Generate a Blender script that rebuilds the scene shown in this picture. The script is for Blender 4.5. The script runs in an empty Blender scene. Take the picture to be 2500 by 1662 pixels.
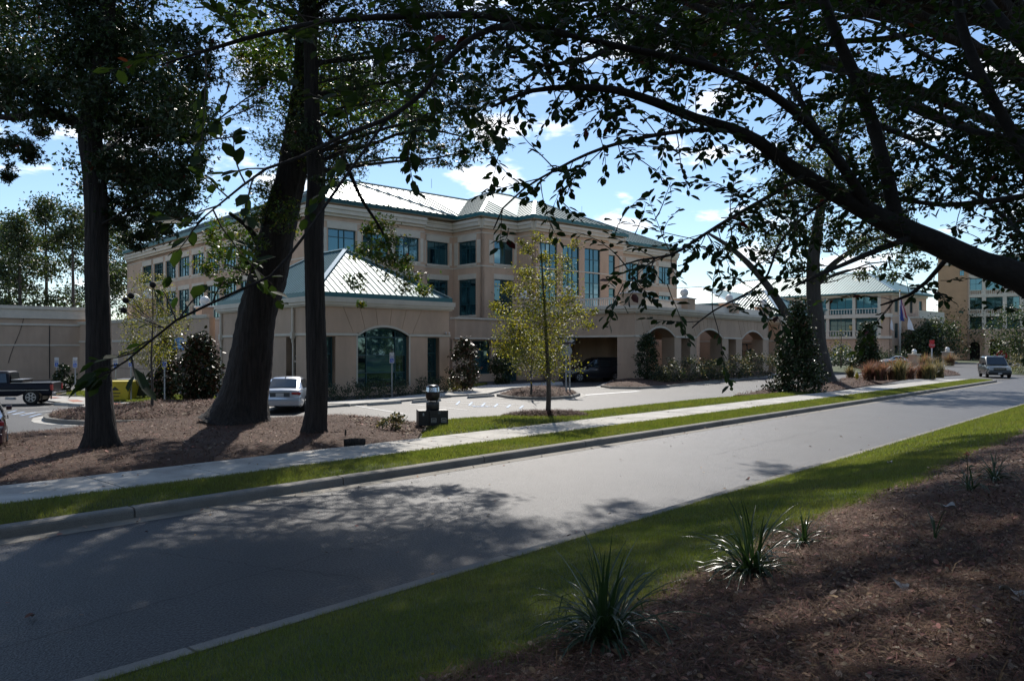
import bpy, bmesh, math, random
import numpy as np
from mathutils import Vector, Matrix
random.seed(7); RNG = np.random.default_rng(11)
R = math.radians
sc = bpy.context.scene
COL = sc.collection

# ------------------------------------------------------------------ camera
F, CX, HY, EYE = 1900.0, 1250.0, 850.0, 2.7      # survey constants: focal length and horizon in photo pixels, eye height
cam_d = bpy.data.cameras.new('camera'); cam = bpy.data.objects.new('camera', cam_d); COL.objects.link(cam)
cam.location = (0, 0, EYE); cam.rotation_euler = (R(90), 0, 0)
cam_d.sensor_width = 36; cam_d.lens = F / 2500 * 36; cam_d.shift_y = (HY - 831) / 2500
cam_d.clip_start = 0.05; cam_d.clip_end = 4000
sc.camera = cam

# ------------------------------------------------------------------ light
SUN_AZ, SUN_EL = R(-2), R(42)
w = bpy.data.worlds.new('World'); sc.world = w; w.use_nodes = True
nt = w.node_tree; N = nt.nodes; L = nt.links
for n in list(N): N.remove(n)
out = N.new('ShaderNodeOutputWorld'); bg = N.new('ShaderNodeBackground'); bg.inputs[1].default_value = 0.11
sky = N.new('ShaderNodeTexSky'); sky.sky_type = 'NISHITA'; sky.sun_disc = False
sky.sun_elevation = SUN_EL; sky.sun_rotation = SUN_AZ; sky.air_density = 1.0; sky.dust_density = 0.1; sky.ozone_density = 3.5
tc = N.new('ShaderNodeTexCoord')
sep = N.new('ShaderNodeSeparateXYZ'); L.new(tc.outputs['Generated'], sep.inputs[0])
def wm(op, a, b=None, c=None):
    m = N.new('ShaderNodeMath'); m.operation = op
    for i, v in enumerate((a, b, c)):
        if v is None: continue
        if isinstance(v, (int, float)): m.inputs[i].default_value = v
        else: L.new(v, m.inputs[i])
    return m.outputs[0]
zz = wm('ADD', wm('MAXIMUM', sep.outputs[2], 0.0), 0.22)
comb = N.new('ShaderNodeCombineXYZ')
L.new(wm('DIVIDE', sep.outputs[0], zz), comb.inputs[0]); L.new(wm('DIVIDE', sep.outputs[1], zz), comb.inputs[1]); L.new(wm('MULTIPLY', sep.outputs[2], 3.0), comb.inputs[2])
nz = N.new('ShaderNodeTexNoise'); nz.inputs['Scale'].default_value = 3.3; nz.inputs['Detail'].default_value = 8; nz.inputs['Roughness'].default_value = 0.56
L.new(comb.outputs[0], nz.inputs['Vector'])
mr = N.new('ShaderNodeMapRange'); mr.interpolation_type = 'SMOOTHSTEP'
mr.inputs[1].default_value = 0.53; mr.inputs[2].default_value = 0.67
L.new(nz.outputs[0], mr.inputs[0])
mix = N.new('ShaderNodeMix'); mix.data_type = 'RGBA'
L.new(mr.outputs[0], mix.inputs[0]); L.new(sky.outputs[0], mix.inputs[6]); mix.inputs[7].default_value = (11.5, 11.6, 11.9, 1)
L.new(mix.outputs[2], bg.inputs[0]); L.new(bg.outputs[0], out.inputs[0])
sd = bpy.data.lights.new('sun', 'SUN'); sd.energy = 4.6; sd.angle = R(0.53); sd.color = (1.0, 0.94, 0.86)
so = bpy.data.objects.new('sun', sd); COL.objects.link(so)
so.rotation_euler = Vector((-math.sin(SUN_AZ)*math.cos(SUN_EL), -math.cos(SUN_AZ)*math.cos(SUN_EL), -math.sin(SUN_EL))).to_track_quat('-Z', 'Y').to_euler()
so.location = (0, 30, 40)
sc.view_settings.view_transform = 'Standard'; sc.view_settings.look = 'None'
sc.view_settings.exposure = 0.38; sc.view_settings.gamma = 1.0; sc.view_settings.use_curve_mapping = False
sc.cycles.use_denoising = True
sc.cycles.max_bounces = 6; sc.cycles.diffuse_bounces = 3; sc.cycles.glossy_bounces = 3; sc.cycles.transmission_bounces = 3
sc.cycles.caustics_reflective = False; sc.cycles.caustics_refractive = False
sc.cycles.sample_clamp_indirect = 6.0

# ------------------------------------------------------------------ survey helpers
UX, UY = math.sin(R(42)), math.cos(R(42))        # road direction; q = distance left of the camera, p = distance along
def rd(p, q): return (UX*p - UY*q, UY*p + UX*q)
def pq(x, y): return (UX*x + UY*y, -UY*x + UX*y)
def P(px, py, Y): return Vector(((px-CX)/F*Y, Y, EYE + (HY-py)/F*Y))
def G(px, py, z=0.0):
    Y = (EYE - z)*F/(py-HY); return Vector(((px-CX)/F*Y, Y, z))
def smooth(t): t = min(1, max(0, t)); return t*t*(3-2*t)
def berm(q):                                     # bank on the camera's side of the road
    if q > 6.35: return 0.15
    t = (6.35-q)/4.75
    return 0.15 + 0.95*(t if t < 0.9 else 0.9 + 0.1*smooth((t-.9)/.25)) if t < 1.15 else 1.10

# ------------------------------------------------------------------ materials
MATS = {}
def M(name, col, rough=0.6, metal=0.0, spec=0.5, var=0.0, scale=4.0, bump=0.0, bscale=40.0, col2=None, stretch=None, emit=None, trans=None, coat=0.0, island=0.0, speck=None, detail=5, bd=.02):
    m = bpy.data.materials.new(name); m.use_nodes = True; t = m.node_tree; n = t.nodes; l = t.links
    b = n['Principled BSDF']; b.inputs['Base Color'].default_value = (*col, 1); b.inputs['Roughness'].default_value = rough
    b.inputs['Metallic'].default_value = metal; b.inputs['Specular IOR Level'].default_value = spec
    b.inputs['Coat Weight'].default_value = coat; b.inputs['Coat Roughness'].default_value = 0.05
    vec = None
    if var or bump or col2 or speck:
        c = n.new('ShaderNodeTexCoord'); mp = n.new('ShaderNodeMapping'); l.new(c.outputs['Object'], mp.inputs[0])
        if stretch: mp.inputs['Scale'].default_value = stretch
        vec = mp.outputs[0]
    csock = None
    if var or col2:
        x = n.new('ShaderNodeTexNoise'); x.inputs['Scale'].default_value = scale; x.inputs['Detail'].default_value = detail; x.inputs['Roughness'].default_value = .65; l.new(vec, x.inputs['Vector'])
        r = n.new('ShaderNodeValToRGB'); r.color_ramp.elements[0].position = .32; r.color_ramp.elements[1].position = .68
        if col2: a, bb = col, col2
        else: a, bb = tuple(v*(1-var) for v in col), tuple(v*(1+var) for v in col)
        r.color_ramp.elements[0].color = (*a, 1); r.color_ramp.elements[1].color = (*bb, 1)
        l.new(x.outputs[0], r.inputs[0]); csock = r.outputs[0]
    if speck:
        x = n.new('ShaderNodeTexNoise'); x.inputs['Scale'].default_value = speck[0]; x.inputs['Detail'].default_value = 2; l.new(vec, x.inputs['Vector'])
        q = n.new('ShaderNodeMapRange'); q.inputs[1].default_value = .35; q.inputs[2].default_value = .65; q.inputs[3].default_value = 1-speck[1]; q.inputs[4].default_value = 1+speck[1]
        l.new(x.outputs[0], q.inputs[0])
        v = n.new('ShaderNodeVectorMath'); v.operation = 'SCALE'
        if csock: l.new(csock, v.inputs[0])
        else: v.inputs[0].default_value = col
        l.new(q.outputs[0], v.inputs['Scale']); csock = v.outputs[0]
    if island:
        g = n.new('ShaderNodeNewGeometry'); h = n.new('ShaderNodeHueSaturation')
        q = n.new('ShaderNodeMapRange'); q.inputs[3].default_value = 1-island; q.inputs[4].default_value = 1+island
        l.new(g.outputs['Random Per Island'], q.inputs[0]); l.new(q.outputs[0], h.inputs['Value'])
        q2 = n.new('ShaderNodeMapRange'); q2.inputs[3].default_value = .5-island*.07; q2.inputs[4].default_value = .5+island*.05
        m2 = n.new('ShaderNodeMath'); m2.operation = 'FRACT'; m3 = n.new('ShaderNodeMath'); m3.operation = 'MULTIPLY'; m3.inputs[1].default_value = 7.31
        l.new(g.outputs['Random Per Island'], m3.inputs[0]); l.new(m3.outputs[0], m2.inputs[0]); l.new(m2.outputs[0], q2.inputs[0]); l.new(q2.outputs[0], h.inputs['Hue'])
        if csock: l.new(csock, h.inputs['Color'])
        else: h.inputs['Color'].default_value = (*col, 1)
        csock = h.outputs[0]
    if csock: l.new(csock, b.inputs['Base Color'])
    if bump:
        x = n.new('ShaderNodeTexNoise'); x.inputs['Scale'].default_value = bscale; x.inputs['Detail'].default_value = 4; l.new(vec, x.inputs['Vector'])
        u = n.new('ShaderNodeBump'); u.inputs['Strength'].default_value = bump; u.inputs['Distance'].default_value = bd; l.new(x.outputs[0], u.inputs['Height']); l.new(u.outputs[0], b.inputs['Normal'])
    if trans:
        td = n.new('ShaderNodeBsdfTranslucent'); td.inputs[0].default_value = (*trans[1], 1)
        if csock and len(trans) > 2:
            v = n.new('ShaderNodeVectorMath'); v.operation = 'MULTIPLY'; l.new(csock, v.inputs[0]); v.inputs[1].default_value = trans[1]; l.new(v.outputs[0], td.inputs[0])
        ms = n.new('ShaderNodeMixShader'); ms.inputs[0].default_value = trans[0]
        l.new(b.outputs[0], ms.inputs[1]); l.new(td.outputs[0], ms.inputs[2]); l.new(ms.outputs[0], n['Material Output'].inputs[0])
    MATS[name] = m
    return m
stucco = M('stucco', (.56, .395, .28), .9, var=.13, scale=.7, bump=.15, bscale=60, stretch=(1,1,.35))
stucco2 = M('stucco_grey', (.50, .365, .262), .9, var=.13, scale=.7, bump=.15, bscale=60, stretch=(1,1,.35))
cream = M('cream_trim', (.62, .56, .46), .8, var=.08, scale=1.2)
white = M('white_paint', (.58, .55, .50), .5, var=.06, scale=3)
teal = M('teal_metal', (.065, .16, .165), .5, metal=.15, var=.12, scale=.8)
seamd = M('seam_dark', (.02, .07, .08), .75)
seamm = M('seam_metal', (.05, .125, .135), .7)
tealf = M('teal_fascia', (.02, .13, .14), .4, var=.1)
capm = M('hip_cap', (.42, .50, .52), .3, metal=.4)
framem = M('window_frame', (.02, .075, .085), .4)
glass = M('glass', (.012, .04, .05), .03, spec=1.0); glass.node_tree.nodes['Principled BSDF'].inputs['IOR'].default_value = 1.9; glass.node_tree.nodes['Principled BSDF'].inputs['Specular Tint'].default_value = (.45, .78, .92, 1)
glassb = glass.copy(); glassb.node_tree.nodes['Principled BSDF'].inputs['Base Color'].default_value = (.03, .085, .095, 1)
glassc = glass.copy(); glassc.node_tree.nodes['Principled BSDF'].inputs['Base Color'].default_value = (.004, .012, .016, 1)
carglass = M('car_glass', (.012, .018, .022), .04, spec=.9)
asphalt = M('asphalt', (.026, .026, .029), .54, spec=.43, var=.3, scale=.5, bump=1.0, bscale=45, speck=(38, 1.0))
lotasph = M('lot_asphalt', (.048, .047, .045), .62, spec=.35, var=.22, scale=.22, bump=.5, bscale=90, speck=(60, .25))
conc = M('concrete', (.38, .365, .33), .85, var=.28, scale=1.1, bump=.2, bscale=50, speck=(120, .12))
concd = M('kerb_concrete', (.19, .18, .16), .9, var=.25, scale=.9, bump=.3, bscale=50, speck=(90, .15))
gutter = M('gutter_concrete', (.19, .175, .145), .85, var=.2, scale=1.2, bump=.2, bscale=60)
soil = M('soil_grass', (.055, .065, .02), .95, col2=(.035, .055, .014), scale=2.0, bump=.5, bscale=60)
mulchm = M('mulch', (.040, .019, .010), .95, col2=(.08, .038, .019), scale=9, bump=1.0, bscale=45, detail=8)
grassm = M('grass_blade', (.112, .135, .034), .6, col2=(.175, .165, .058), scale=.8, island=.35, trans=(.45, (1.5, 1.75, .65), 1))
strawb = M('bed_straw', (.088, .037, .014), .85, island=.5)
strawm = M('pine_straw', (.118, .055, .025), .8, island=.5)
chipm = M('leaf_litter', (.25, .135, .08), .8, island=.6)
chip2 = M('dry_leaf', (.27, .20, .135), .8, island=.4)
bark = M('bark', (.022, .018, .0155), .95, var=.7, scale=5, bump=1.0, bscale=7, bd=.09, stretch=(2.4, 2.4, .22))
bark2 = M('smooth_bark', (.075, .062, .052), .9, var=.3, scale=6, bump=.5, bscale=20, stretch=(1.5, 1.5, .6))
gumleaf = M('gum_leaf', (.044, .074, .017), .42, island=.45, trans=(.48, (1.5, 1.8, .45), 1))
gumshade = M('gum_leaf_shaded', (.026, .050, .018), .45, island=.4, trans=(.24, (1.3, 1.5, .5), 1))  # gum leaf copy darkened, crown shade put into its colour
ovalleaf = M('oval_leaf', (.026, .046, .020), .62, spec=.25, island=.45, trans=(.34, (1.4, 1.6, .5), 1))
redleaf = M('red_leaf', (.10, .022, .012), .45, island=.5, trans=(.25, (1.4, 1.1, .8), 1))
yel_sunlit_leaf = M('yellow_and_sunlit_leaf', (.20, .205, .035), .45, island=.5, trans=(.5, (1.6, 1.5, .6), 1))
magleaf = M('magnolia_leaf', (.026, .044, .016), .5, island=.5, spec=.3, trans=(.08, (1.5, 1.5, .5), 1))
magbrown = M('magnolia_brown', (.095, .050, .022), .35, island=.5)
farleaf = M('far_leaf', (.060, .080, .028), .5, island=.5, trans=(.3, (1.4, 1.5, .6), 1))
shrubm = M('shrub_leaf', (.028, .048, .018), .5, island=.5, trans=(.2, (1.4, 1.5, .5), 1))
strapm = M('strap_leaf', (.030, .058, .024), .30, island=.3, spec=.6, trans=(.25, (1.3, 1.6, .6), 1))
redgrass = M('red_grass', (.24, .13, .09), .7, island=.4, trans=(.4, (1.3, 1.2, 1.0), 1))
tangrass = M('tan_grass', (.22, .19, .085), .7, island=.4, trans=(.4, (1.3, 1.2, 1.0), 1))
flowerm = M('orange_flower', (.75, .28, .02), .6, island=.4)
redflower = M('red_flower', (.55, .06, .02), .6)
galv = M('galvanised', (.34, .35, .36), .45, metal=.5)
black = M('black_plastic', (.010, .010, .011), .45)
blacks = M('black_satin', (.014, .015, .017), .3)
rubber = M('rubber', (.012, .012, .012), .85)
alloy = M('alloy', (.45, .45, .46), .3, metal=.8)
silver = M('silver_paint', (.52, .55, .60), .28, metal=.45, coat=1)
navy = M('navy_paint', (.004, .006, .014), .5, spec=.25)
maroon = M('maroon_paint', (.045, .010, .022), .3, coat=1)
suvblue = M('suv_paint', (.018, .034, .042), .3, coat=.5)
darkcar = M('dark_paint', (.008, .008, .012), .3, coat=1)
whitecar = M('white_car_paint', (.7, .7, .7), .3, coat=1)
redlamp = M('red_lens', (.35, .012, .012), .2, coat=1)
clearlamp = M('clear_lens', (.55, .56, .56), .15, coat=1)
chrome = M('chrome', (.6, .6, .6), .15, metal=1)
signblue = M('sign_blue', (.02, .09, .45), .5)
signred = M('sign_red', (.50, .015, .02), .5)
signwhite = M('sign_white', (.55, .55, .55), .5)
yellowm = M('yellow_paint', (.50, .40, .02), .55, var=.12, scale=2)
greyplast = M('grey_plastic', (.075, .085, .09), .6, var=.1)
bannerm = M('banner_blue', (.05, .22, .50), .6)
paintw = M('road_paint', (.62, .62, .60), .7, var=.2, scale=6)
paintb = M('blue_paint', (.30, .40, .56), .7, var=.25, scale=6)
brickm = M('red_ramp', (.34, .13, .08), .85, var=.2, scale=3)
globem = M('globe', (.70, .69, .66), .35)
orangew = M('orange_stucco', (.46, .29, .17), .9, var=.08, scale=.6)
pitm = M('dark_inside', (.02, .018, .017), .9)
berrym = M('seed_ball', (.018, .014, .014), .8)
lampglass = M('lamp_glass', (.55, .42, .16), .3)

# ------------------------------------------------------------------ mesh builder
class MB:
    def __init__(s, T=None): s.v = []; s.f = []; s.T = T
    def _add(s, vs, fs):
        o = len(s.v)
        s.v += [tuple(s.T @ Vector(v)) if s.T else tuple(v) for v in vs]
        s.f += [tuple(i+o for i in f) for f in fs]
    def box(s, x0, x1, y0, y1, z0, z1):
        s._add([(x0,y0,z0),(x1,y0,z0),(x1,y1,z0),(x0,y1,z0),(x0,y0,z1),(x1,y0,z1),(x1,y1,z1),(x0,y1,z1)],
               [(3,2,1,0),(4,5,6,7),(0,1,5,4),(1,2,6,5),(2,3,7,6),(3,0,4,7)])
    def prism(s, poly, z0, z1):                  # polygon in x,y
        n = len(poly); s._add([(x,y,z0) for x,y in poly] + [(x,y,z1) for x,y in poly],
            [tuple(range(n))[::-1], tuple(range(n, 2*n))] + [(i,(i+1)%n,n+(i+1)%n,n+i) for i in range(n)])
    def prismy(s, poly, y0, y1):                 # polygon in x,z pushed along y
        n = len(poly); s._add([(x,y0,z) for x,z in poly] + [(x,y1,z) for x,z in poly],
            [tuple(range(n)), tuple(range(n, 2*n))[::-1]] + [((i+1)%n,i,n+i,n+(i+1)%n) for i in range(n)])
    def poly(s, vs): s._add(vs, [tuple(range(len(vs)))])
    def bar(s, a, b, wx, wz):                    # square bar between two points
        a = Vector(a); b = Vector(b); d = (b-a).normalized(); up = Vector((0,0,1))
        if abs(d.z) > .98: up = Vector((1,0,0))
        x = d.cross(up).normalized()*wx/2; z = x.cross(d).normalized()*wz/2
        s._add([a-x-z, a+x-z, a+x+z, a-x+z, b-x-z, b+x-z, b+x+z, b-x+z], [(3,2,1,0),(4,5,6,7),(0,1,5,4),(1,2,6,5),(2,3,7,6),(3,0,4,7)])
    def tube(s, pts, rad, n=8, jit=0.0, cap=True):
        pts = [Vector(p) for p in pts]; vs = []; fs = []; x = None
        for i, p in enumerate(pts):
            d = (pts[min(i+1, len(pts)-1)] - pts[max(i-1, 0)]).normalized()
            if x is None: x = d.orthogonal().normalized()
            x = (x - d*x.dot(d)).normalized(); y = d.cross(x)
            r = rad[i] if hasattr(rad, '__len__') else rad
            for k in range(n):
                a = 2*math.pi*k/n; rr = r*(1+jit*(random.random()-.5)) if jit else r
                vs.append(p + x*math.cos(a)*rr + y*math.sin(a)*rr)
        for i in range(len(pts)-1):
            for k in range(n): fs.append((i*n+k, i*n+(k+1)%n, (i+1)*n+(k+1)%n, (i+1)*n+k))
        if cap: fs += [tuple(range(n))[::-1], tuple((len(pts)-1)*n+k for k in range(n))]
        s._add(vs, fs)
    def lathe(s, prof, c=(0,0,0), n=14):         # profile (r, z) round z
        vs = []; fs = []
        for r, z in prof:
            for k in range(n): a = 2*math.pi*k/n; vs.append((c[0]+r*math.cos(a), c[1]+r*math.sin(a), c[2]+z))
        for i in range(len(prof)-1):
            for k in range(n): fs.append((i*n+k, i*n+(k+1)%n, (i+1)*n+(k+1)%n, (i+1)*n+k))
        fs += [tuple(range(n))[::-1], tuple((len(prof)-1)*n+k for k in range(n))]
        s._add(vs, fs)
    def ball(s, c, r, n=12, m=7, sz=1.0): s.lathe([(max(.001, r*math.sin(math.pi*i/m)), -r*sz*math.cos(math.pi*i/m)) for i in range(m+1)], c, n)
    def build(s, name, mat, parent=None, smooth=False, bevel=0.0):
        me = bpy.data.meshes.new(name); me.from_pydata(s.v, [], s.f); me.update()
        return link(name, me, mat, parent, smooth, bevel)
def link(name, me, mat, parent=None, smooth=False, bevel=0.0):
    if mat and not me.materials: me.materials.append(mat)
    if smooth: me.polygons.foreach_set('use_smooth', [True]*len(me.polygons))
    o = bpy.data.objects.new(name, me); COL.objects.link(o)
    if parent: o.parent = parent
    if bevel: b = o.modifiers.new('bevel', 'BEVEL'); b.width = bevel; b.segments = 2; b.limit_method = 'ANGLE'
    return o
def tag(o, label=None, cat=None, group=None, kind=None):
    if label: o['label'] = label
    if cat: o['category'] = cat
    if group: o['group'] = group
    if kind: o['kind'] = kind
    return o
def thing(name, label, cat, loc=(0,0,0), rz=0.0, group=None):
    o = bpy.data.objects.new(name, None); COL.objects.link(o); o.location = loc; o.rotation_euler = (0,0,rz); o.empty_display_size = .2
    return tag(o, label, cat, group)
def struct(name, mb, mat, parent=None, smooth=False, bevel=0.0):
    o = mb.build(name, mat, parent, smooth, bevel); o['kind'] = 'structure'; return o
def copy_tree(o, parent=None):
    c = o.copy(); COL.objects.link(c)
    if parent: c.parent = parent
    for ch in list(o.children): copy_tree(ch, c)
    return c
def npmesh(name, V, polys, mats=None, pm=None):
    """V (n,3) array; polys list of (count_faces x k) int arrays"""
    me = bpy.data.meshes.new(name); me.vertices.add(len(V)); me.vertices.foreach_set('co', np.asarray(V, np.float32).ravel())
    loops = np.concatenate([p.ravel() for p in polys]); sizes = np.concatenate([np.full(len(p), p.shape[1]) for p in polys])
    me.loops.add(len(loops)); me.loops.foreach_set('vertex_index', loops.astype(np.int32))
    me.polygons.add(len(sizes)); st = np.concatenate([[0], np.cumsum(sizes)[:-1]]); me.polygons.foreach_set('loop_start', st.astype(np.int32))
    if mats:
        for m in mats: me.materials.append(m)
    if pm is not None: me.polygons.foreach_set('material_index', pm.astype(np.int32))
    me.update(calc_edges=True); me.validate(); return me

# leaf templates: vertices (k,3) in the leaf's own frame (x = length), quads
_s = []
for k in range(5):
    a = (k-2)*R(62); ln = (.62, .9, 1.0, .9, .62)[k]; _s += [(ln*math.cos(a), ln*math.sin(a), -.10)]
    b = (k-1.5)*R(62); _s += [(.40*math.cos(b), .40*math.sin(b), .03)]
STAR_V = np.array([(0,0,0)] + _s[:9] + [(.16, -.30, 0), (-.05, .0, 0)], float)
STAR_V[10] = (.05, -.30, 0); STAR_V = np.vstack([STAR_V, [(.05, .30, 0)]])
STAR_F = np.array([(0,10,1,2),(0,2,3,4),(0,4,5,6),(0,6,7,8),(0,8,9,12)])
OVAL_V = np.array([(0,0,0),(.28,.24,.05),(.68,.25,.04),(1,0,-.06),(.68,-.25,.04),(.28,-.24,.05)], float)
OVAL_F = np.array([(0,3,2,1),(0,5,4,3)])
DIA_V = np.array([(0,0,0),(.45,.28,.05),(1,0,0),(.45,-.28,.05)], float); DIA_F = np.array([(0,1,2,3)])
def rand_rot(n, droop=0.0, flat=0.0):
    d = RNG.normal(size=(n,3)); d[:,2] = d[:,2]*(1-flat*.6) - droop; d /= np.linalg.norm(d, axis=1)[:,None]
    u = RNG.normal(size=(n,3)); u[:,2] += flat*3
    u -= d*(u*d).sum(1)[:,None]; u /= np.linalg.norm(u, axis=1)[:,None]
    return np.stack([d, np.cross(u, d), u], axis=2)
def leaves(pos, size, tv, tf, rot):
    n = len(pos); V = np.einsum('nij,kj->nki', rot, tv)*size[:,None,None] + pos[:,None,:]
    Fq = tf[None] + (np.arange(n)*len(tv))[:,None,None]
    return V.reshape(-1,3), Fq.reshape(-1, tf.shape[1])
def leafmesh(name, groups, mats):
    """groups: list of (pos, size, tv, tf, rot, matindex)"""
    Vs, Fs, pm = [], [], []; o = 0
    for pos, size, tv, tf, rot, mi in groups:
        v, f = leaves(np.asarray(pos), np.asarray(size), tv, tf, rot); Vs.append(v); Fs.append(f+o); o += len(v); pm.append(np.full(len(f), mi))
    return npmesh(name, np.vstack(Vs), Fs, mats, np.concatenate(pm))
# ------------------------------------------------------------------ ground, road, kerbs, pavement
from mathutils.geometry import delaunay_2d_cdt
def inpoly(x, y, poly):
    px = np.asarray(poly)[:,0]; py = np.asarray(poly)[:,1]; r = np.zeros(len(x), bool); j = len(px)-1
    for i in range(len(px)):
        c = ((py[i] > y) != (py[j] > y)) & (x < (px[j]-px[i])*(y-py[i])/(py[j]-py[i]+1e-12)+px[i]); r ^= c; j = i
    return r
def edgedist(x, y, poly):
    d = np.full(len(x), 1e9); n = len(poly)
    for i in range(n):
        a = np.array(poly[i][:2]); b = np.array(poly[(i+1)%n][:2]); ab = b-a
        t = np.clip(((x-a[0])*ab[0]+(y-a[1])*ab[1])/(ab@ab+1e-9), 0, 1)
        d = np.minimum(d, np.hypot(x-a[0]-t*ab[0], y-a[1]-t*ab[1]))
    return d
def fill(poly, n):
    P_ = np.asarray(poly)[:,:2]; lo, hi = P_.min(0), P_.max(0); got = []; k = 0
    while k < n:
        q = RNG.uniform(lo, hi, (n*2, 2)); q = q[inpoly(q[:,0], q[:,1], P_)]; got.append(q); k += len(q)
    return np.vstack(got)[:n]
def resample(poly, step):
    o = []
    for i in range(len(poly)):
        a = np.array(poly[i][:2]); b = np.array(poly[(i+1)%len(poly)][:2]); n = max(1, int(np.hypot(*(b-a))/step))
        o += [tuple(a+(b-a)*k/n) for k in range(n)]
    return o
def inset(poly, d):
    n = len(poly); ar = sum(poly[i][0]*poly[(i+1)%n][1]-poly[(i+1)%n][0]*poly[i][1] for i in range(n)); sg = 1 if ar > 0 else -1; o = []
    for i in range(n):
        a, b, c = (Vector(poly[j%n][:2]) for j in (i-1, i, i+1)); e1 = (b-a).normalized(); e2 = (c-b).normalized()
        nn = Vector((-(e1.y+e2.y), e1.x+e2.x))*sg
        nn = nn.normalized() if nn.length > 1e-6 else Vector((0,0)); o.append((b.x+nn.x*d, b.y+nn.y*d))
    return o
def mound(name, poly, zf, mat, step=.5, skirt=None, parent=None, kind='structure'):
    poly = resample(poly, step); x = np.asarray(poly); lo, hi = x.min(0), x.max(0)
    gx, gy = np.meshgrid(np.arange(lo[0], hi[0], step), np.arange(lo[1], hi[1], step)); gx = gx.ravel()+RNG.uniform(-.2,.2,gx.size)*step; gy = gy.ravel()+RNG.uniform(-.2,.2,gy.size)*step
    k = inpoly(gx, gy, poly); gx, gy = gx[k], gy[k]; k = edgedist(gx, gy, poly) > step*.35; gx, gy = gx[k], gy[k]
    pts = [Vector(p) for p in poly] + [Vector((a,b)) for a, b in zip(gx, gy)]; n = len(poly)
    vs, _, fs, *_ = delaunay_2d_cdt(pts, [(i,(i+1)%n) for i in range(n)], [tuple(range(n))], 1, 1e-5)
    X = np.array([v.x for v in vs]); Y = np.array([v.y for v in vs]); Z = zf(X, Y, edgedist(X, Y, poly))
    m = MB(); m.v = list(zip(X, Y, Z)); m.f = [tuple(f) for f in fs]
    if skirt is not None:
        o = len(m.v); zz = zf(np.array([p[0] for p in poly]), np.array([p[1] for p in poly]), np.zeros(n))
        m.v += [(p[0], p[1], z) for p, z in zip(poly, zz)] + [(p[0], p[1], skirt) for p in poly]
        m.f += [(o+i, o+(i+1)%n, o+n+(i+1)%n, o+n+i) for i in range(n)]
    ob = m.build(name, mat, parent, True); ob['kind'] = kind; return ob
def lump(X, Y, s=1.0): return s*(.5*np.sin(X*2.1+1.3*np.sin(Y*1.7))+.5*np.sin(Y*2.6+X*.9)+.35*np.sin(X*5.3-Y*4.1)+.25*np.sin(X*9.7+Y*8.3))
def pqpoly(l): return [rd(*a) for a in l]
def Gp(l, z=0.0): return [tuple(G(a, b, z)[:2]) for a, b in l]

m = MB(); m._add([(-1800,-600,-.08),(1800,-600,-.08),(1800,2600,-.08),(-1800,2600,-.08)], [(0,1,2,3)]); struct('ground', m, soil)
# road sheet: between the kerbs, then the junction and everything paved beyond
m = MB(); m.poly([(*rd(-60,5.9), 0), (*rd(160,5.9), 0), (*rd(160,13.2), 0), (*rd(-60,13.2), 0)]); struct('road', m, asphalt)
lotpoly = pqpoly([(-60,13.3),(72.6,13.3),(160,13.3),(170,45),(160,140),(20,130),(-70,60)])
m = MB(); m.poly([(x,y,-.006) for x,y in lotpoly]); struct('parking_lot', m, lotasph)
# long crack and patch lines sealed in the asphalt
cr = MB()
for seed, (p0, q0, p1, q1) in enumerate([(2,8.1,9,9.0),(4.5,10.4,5.6,7.4),(18,9.4,30,9.7)]):
    rr = random.Random(seed); pts = []
    for i in range(26):
        t = i/25; pts.append((p0+(p1-p0)*t+rr.uniform(-.05,.05), q0+(q1-q0)*t+rr.uniform(-.06,.06)))
    for a, b in zip(pts, pts[1:]):
        A, B = Vector(rd(*a)), Vector(rd(*b)); nn = Vector((-(B-A).y, (B-A).x)).normalized()*.004
        cr._add([(*(A-nn), .0035), (*(B-nn), .0035), (*(B+nn), .0035), (*(A+nn), .0035)], [(0,1,2,3)])
o = struct('road_crack', cr, M('crack', (.02,.02,.02), .9))
# gutters
m = MB(); m.poly([(*rd(-30,12.36),.004),(*rd(72.2,12.36),.004),(*rd(72.2,12.78),.004),(*rd(-30,12.78),.004)]); struct('gutter', m, gutter)
m = MB(); m.poly([(*rd(-30,6.50),.004),(*rd(62,6.50),.004),(*rd(62,6.78),.004),(*rd(-30,6.78),.004)]); struct('gutter', m, gutter)
# kerbs: one stone after another with an open joint
def kerb_row(name, q0, q1, p0, p1, step, h):
    root = struct(name, _kbase(q0, q1, p0, p1), concd); me = None
    prof = [(0,-.05),(0,h-.05),(.012,h-.018),(.045,h),(q1-q0,h+.004),(q1-q0,-.05)]
    p = p0; k = 0
    while p < p1-.2:
        e = min(p+step, p1) - .03; b = MB(); n = len(prof); vs = []
        for pp in (p, e):
            for dq, z in prof: vs.append((*rd(pp, (q0+dq) if q0 > 9 else (q1-dq)), z))
        b._add(vs, [tuple(range(n)), tuple(range(n, 2*n))[::-1]] + [(i,(i+1)%n,n+(i+1)%n,n+i) for i in range(n)])
        b.build('kerb_stone', concd, root); p += step; k += 1
    return root
def _kbase(q0, q1, p0, p1):
    b = MB(); c = [(*rd(p0,q0+.03),-.06),(*rd(p1,q0+.03),-.06),(*rd(p1,q1-.03),-.06),(*rd(p0,q1-.03),-.06)]
    b._add(c + [(x,y,.08) for x,y,z in c], [(4,5,6,7),(0,1,5,4),(1,2,6,5),(2,3,7,6),(3,0,4,7)]); return b
kerb_row('kerb', 12.75, 12.98, -14.8, 71.6, 4.0, .16)
kerb_row('kerb', 6.34, 6.56, -12.9, 61, 4.0, .15)
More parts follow.
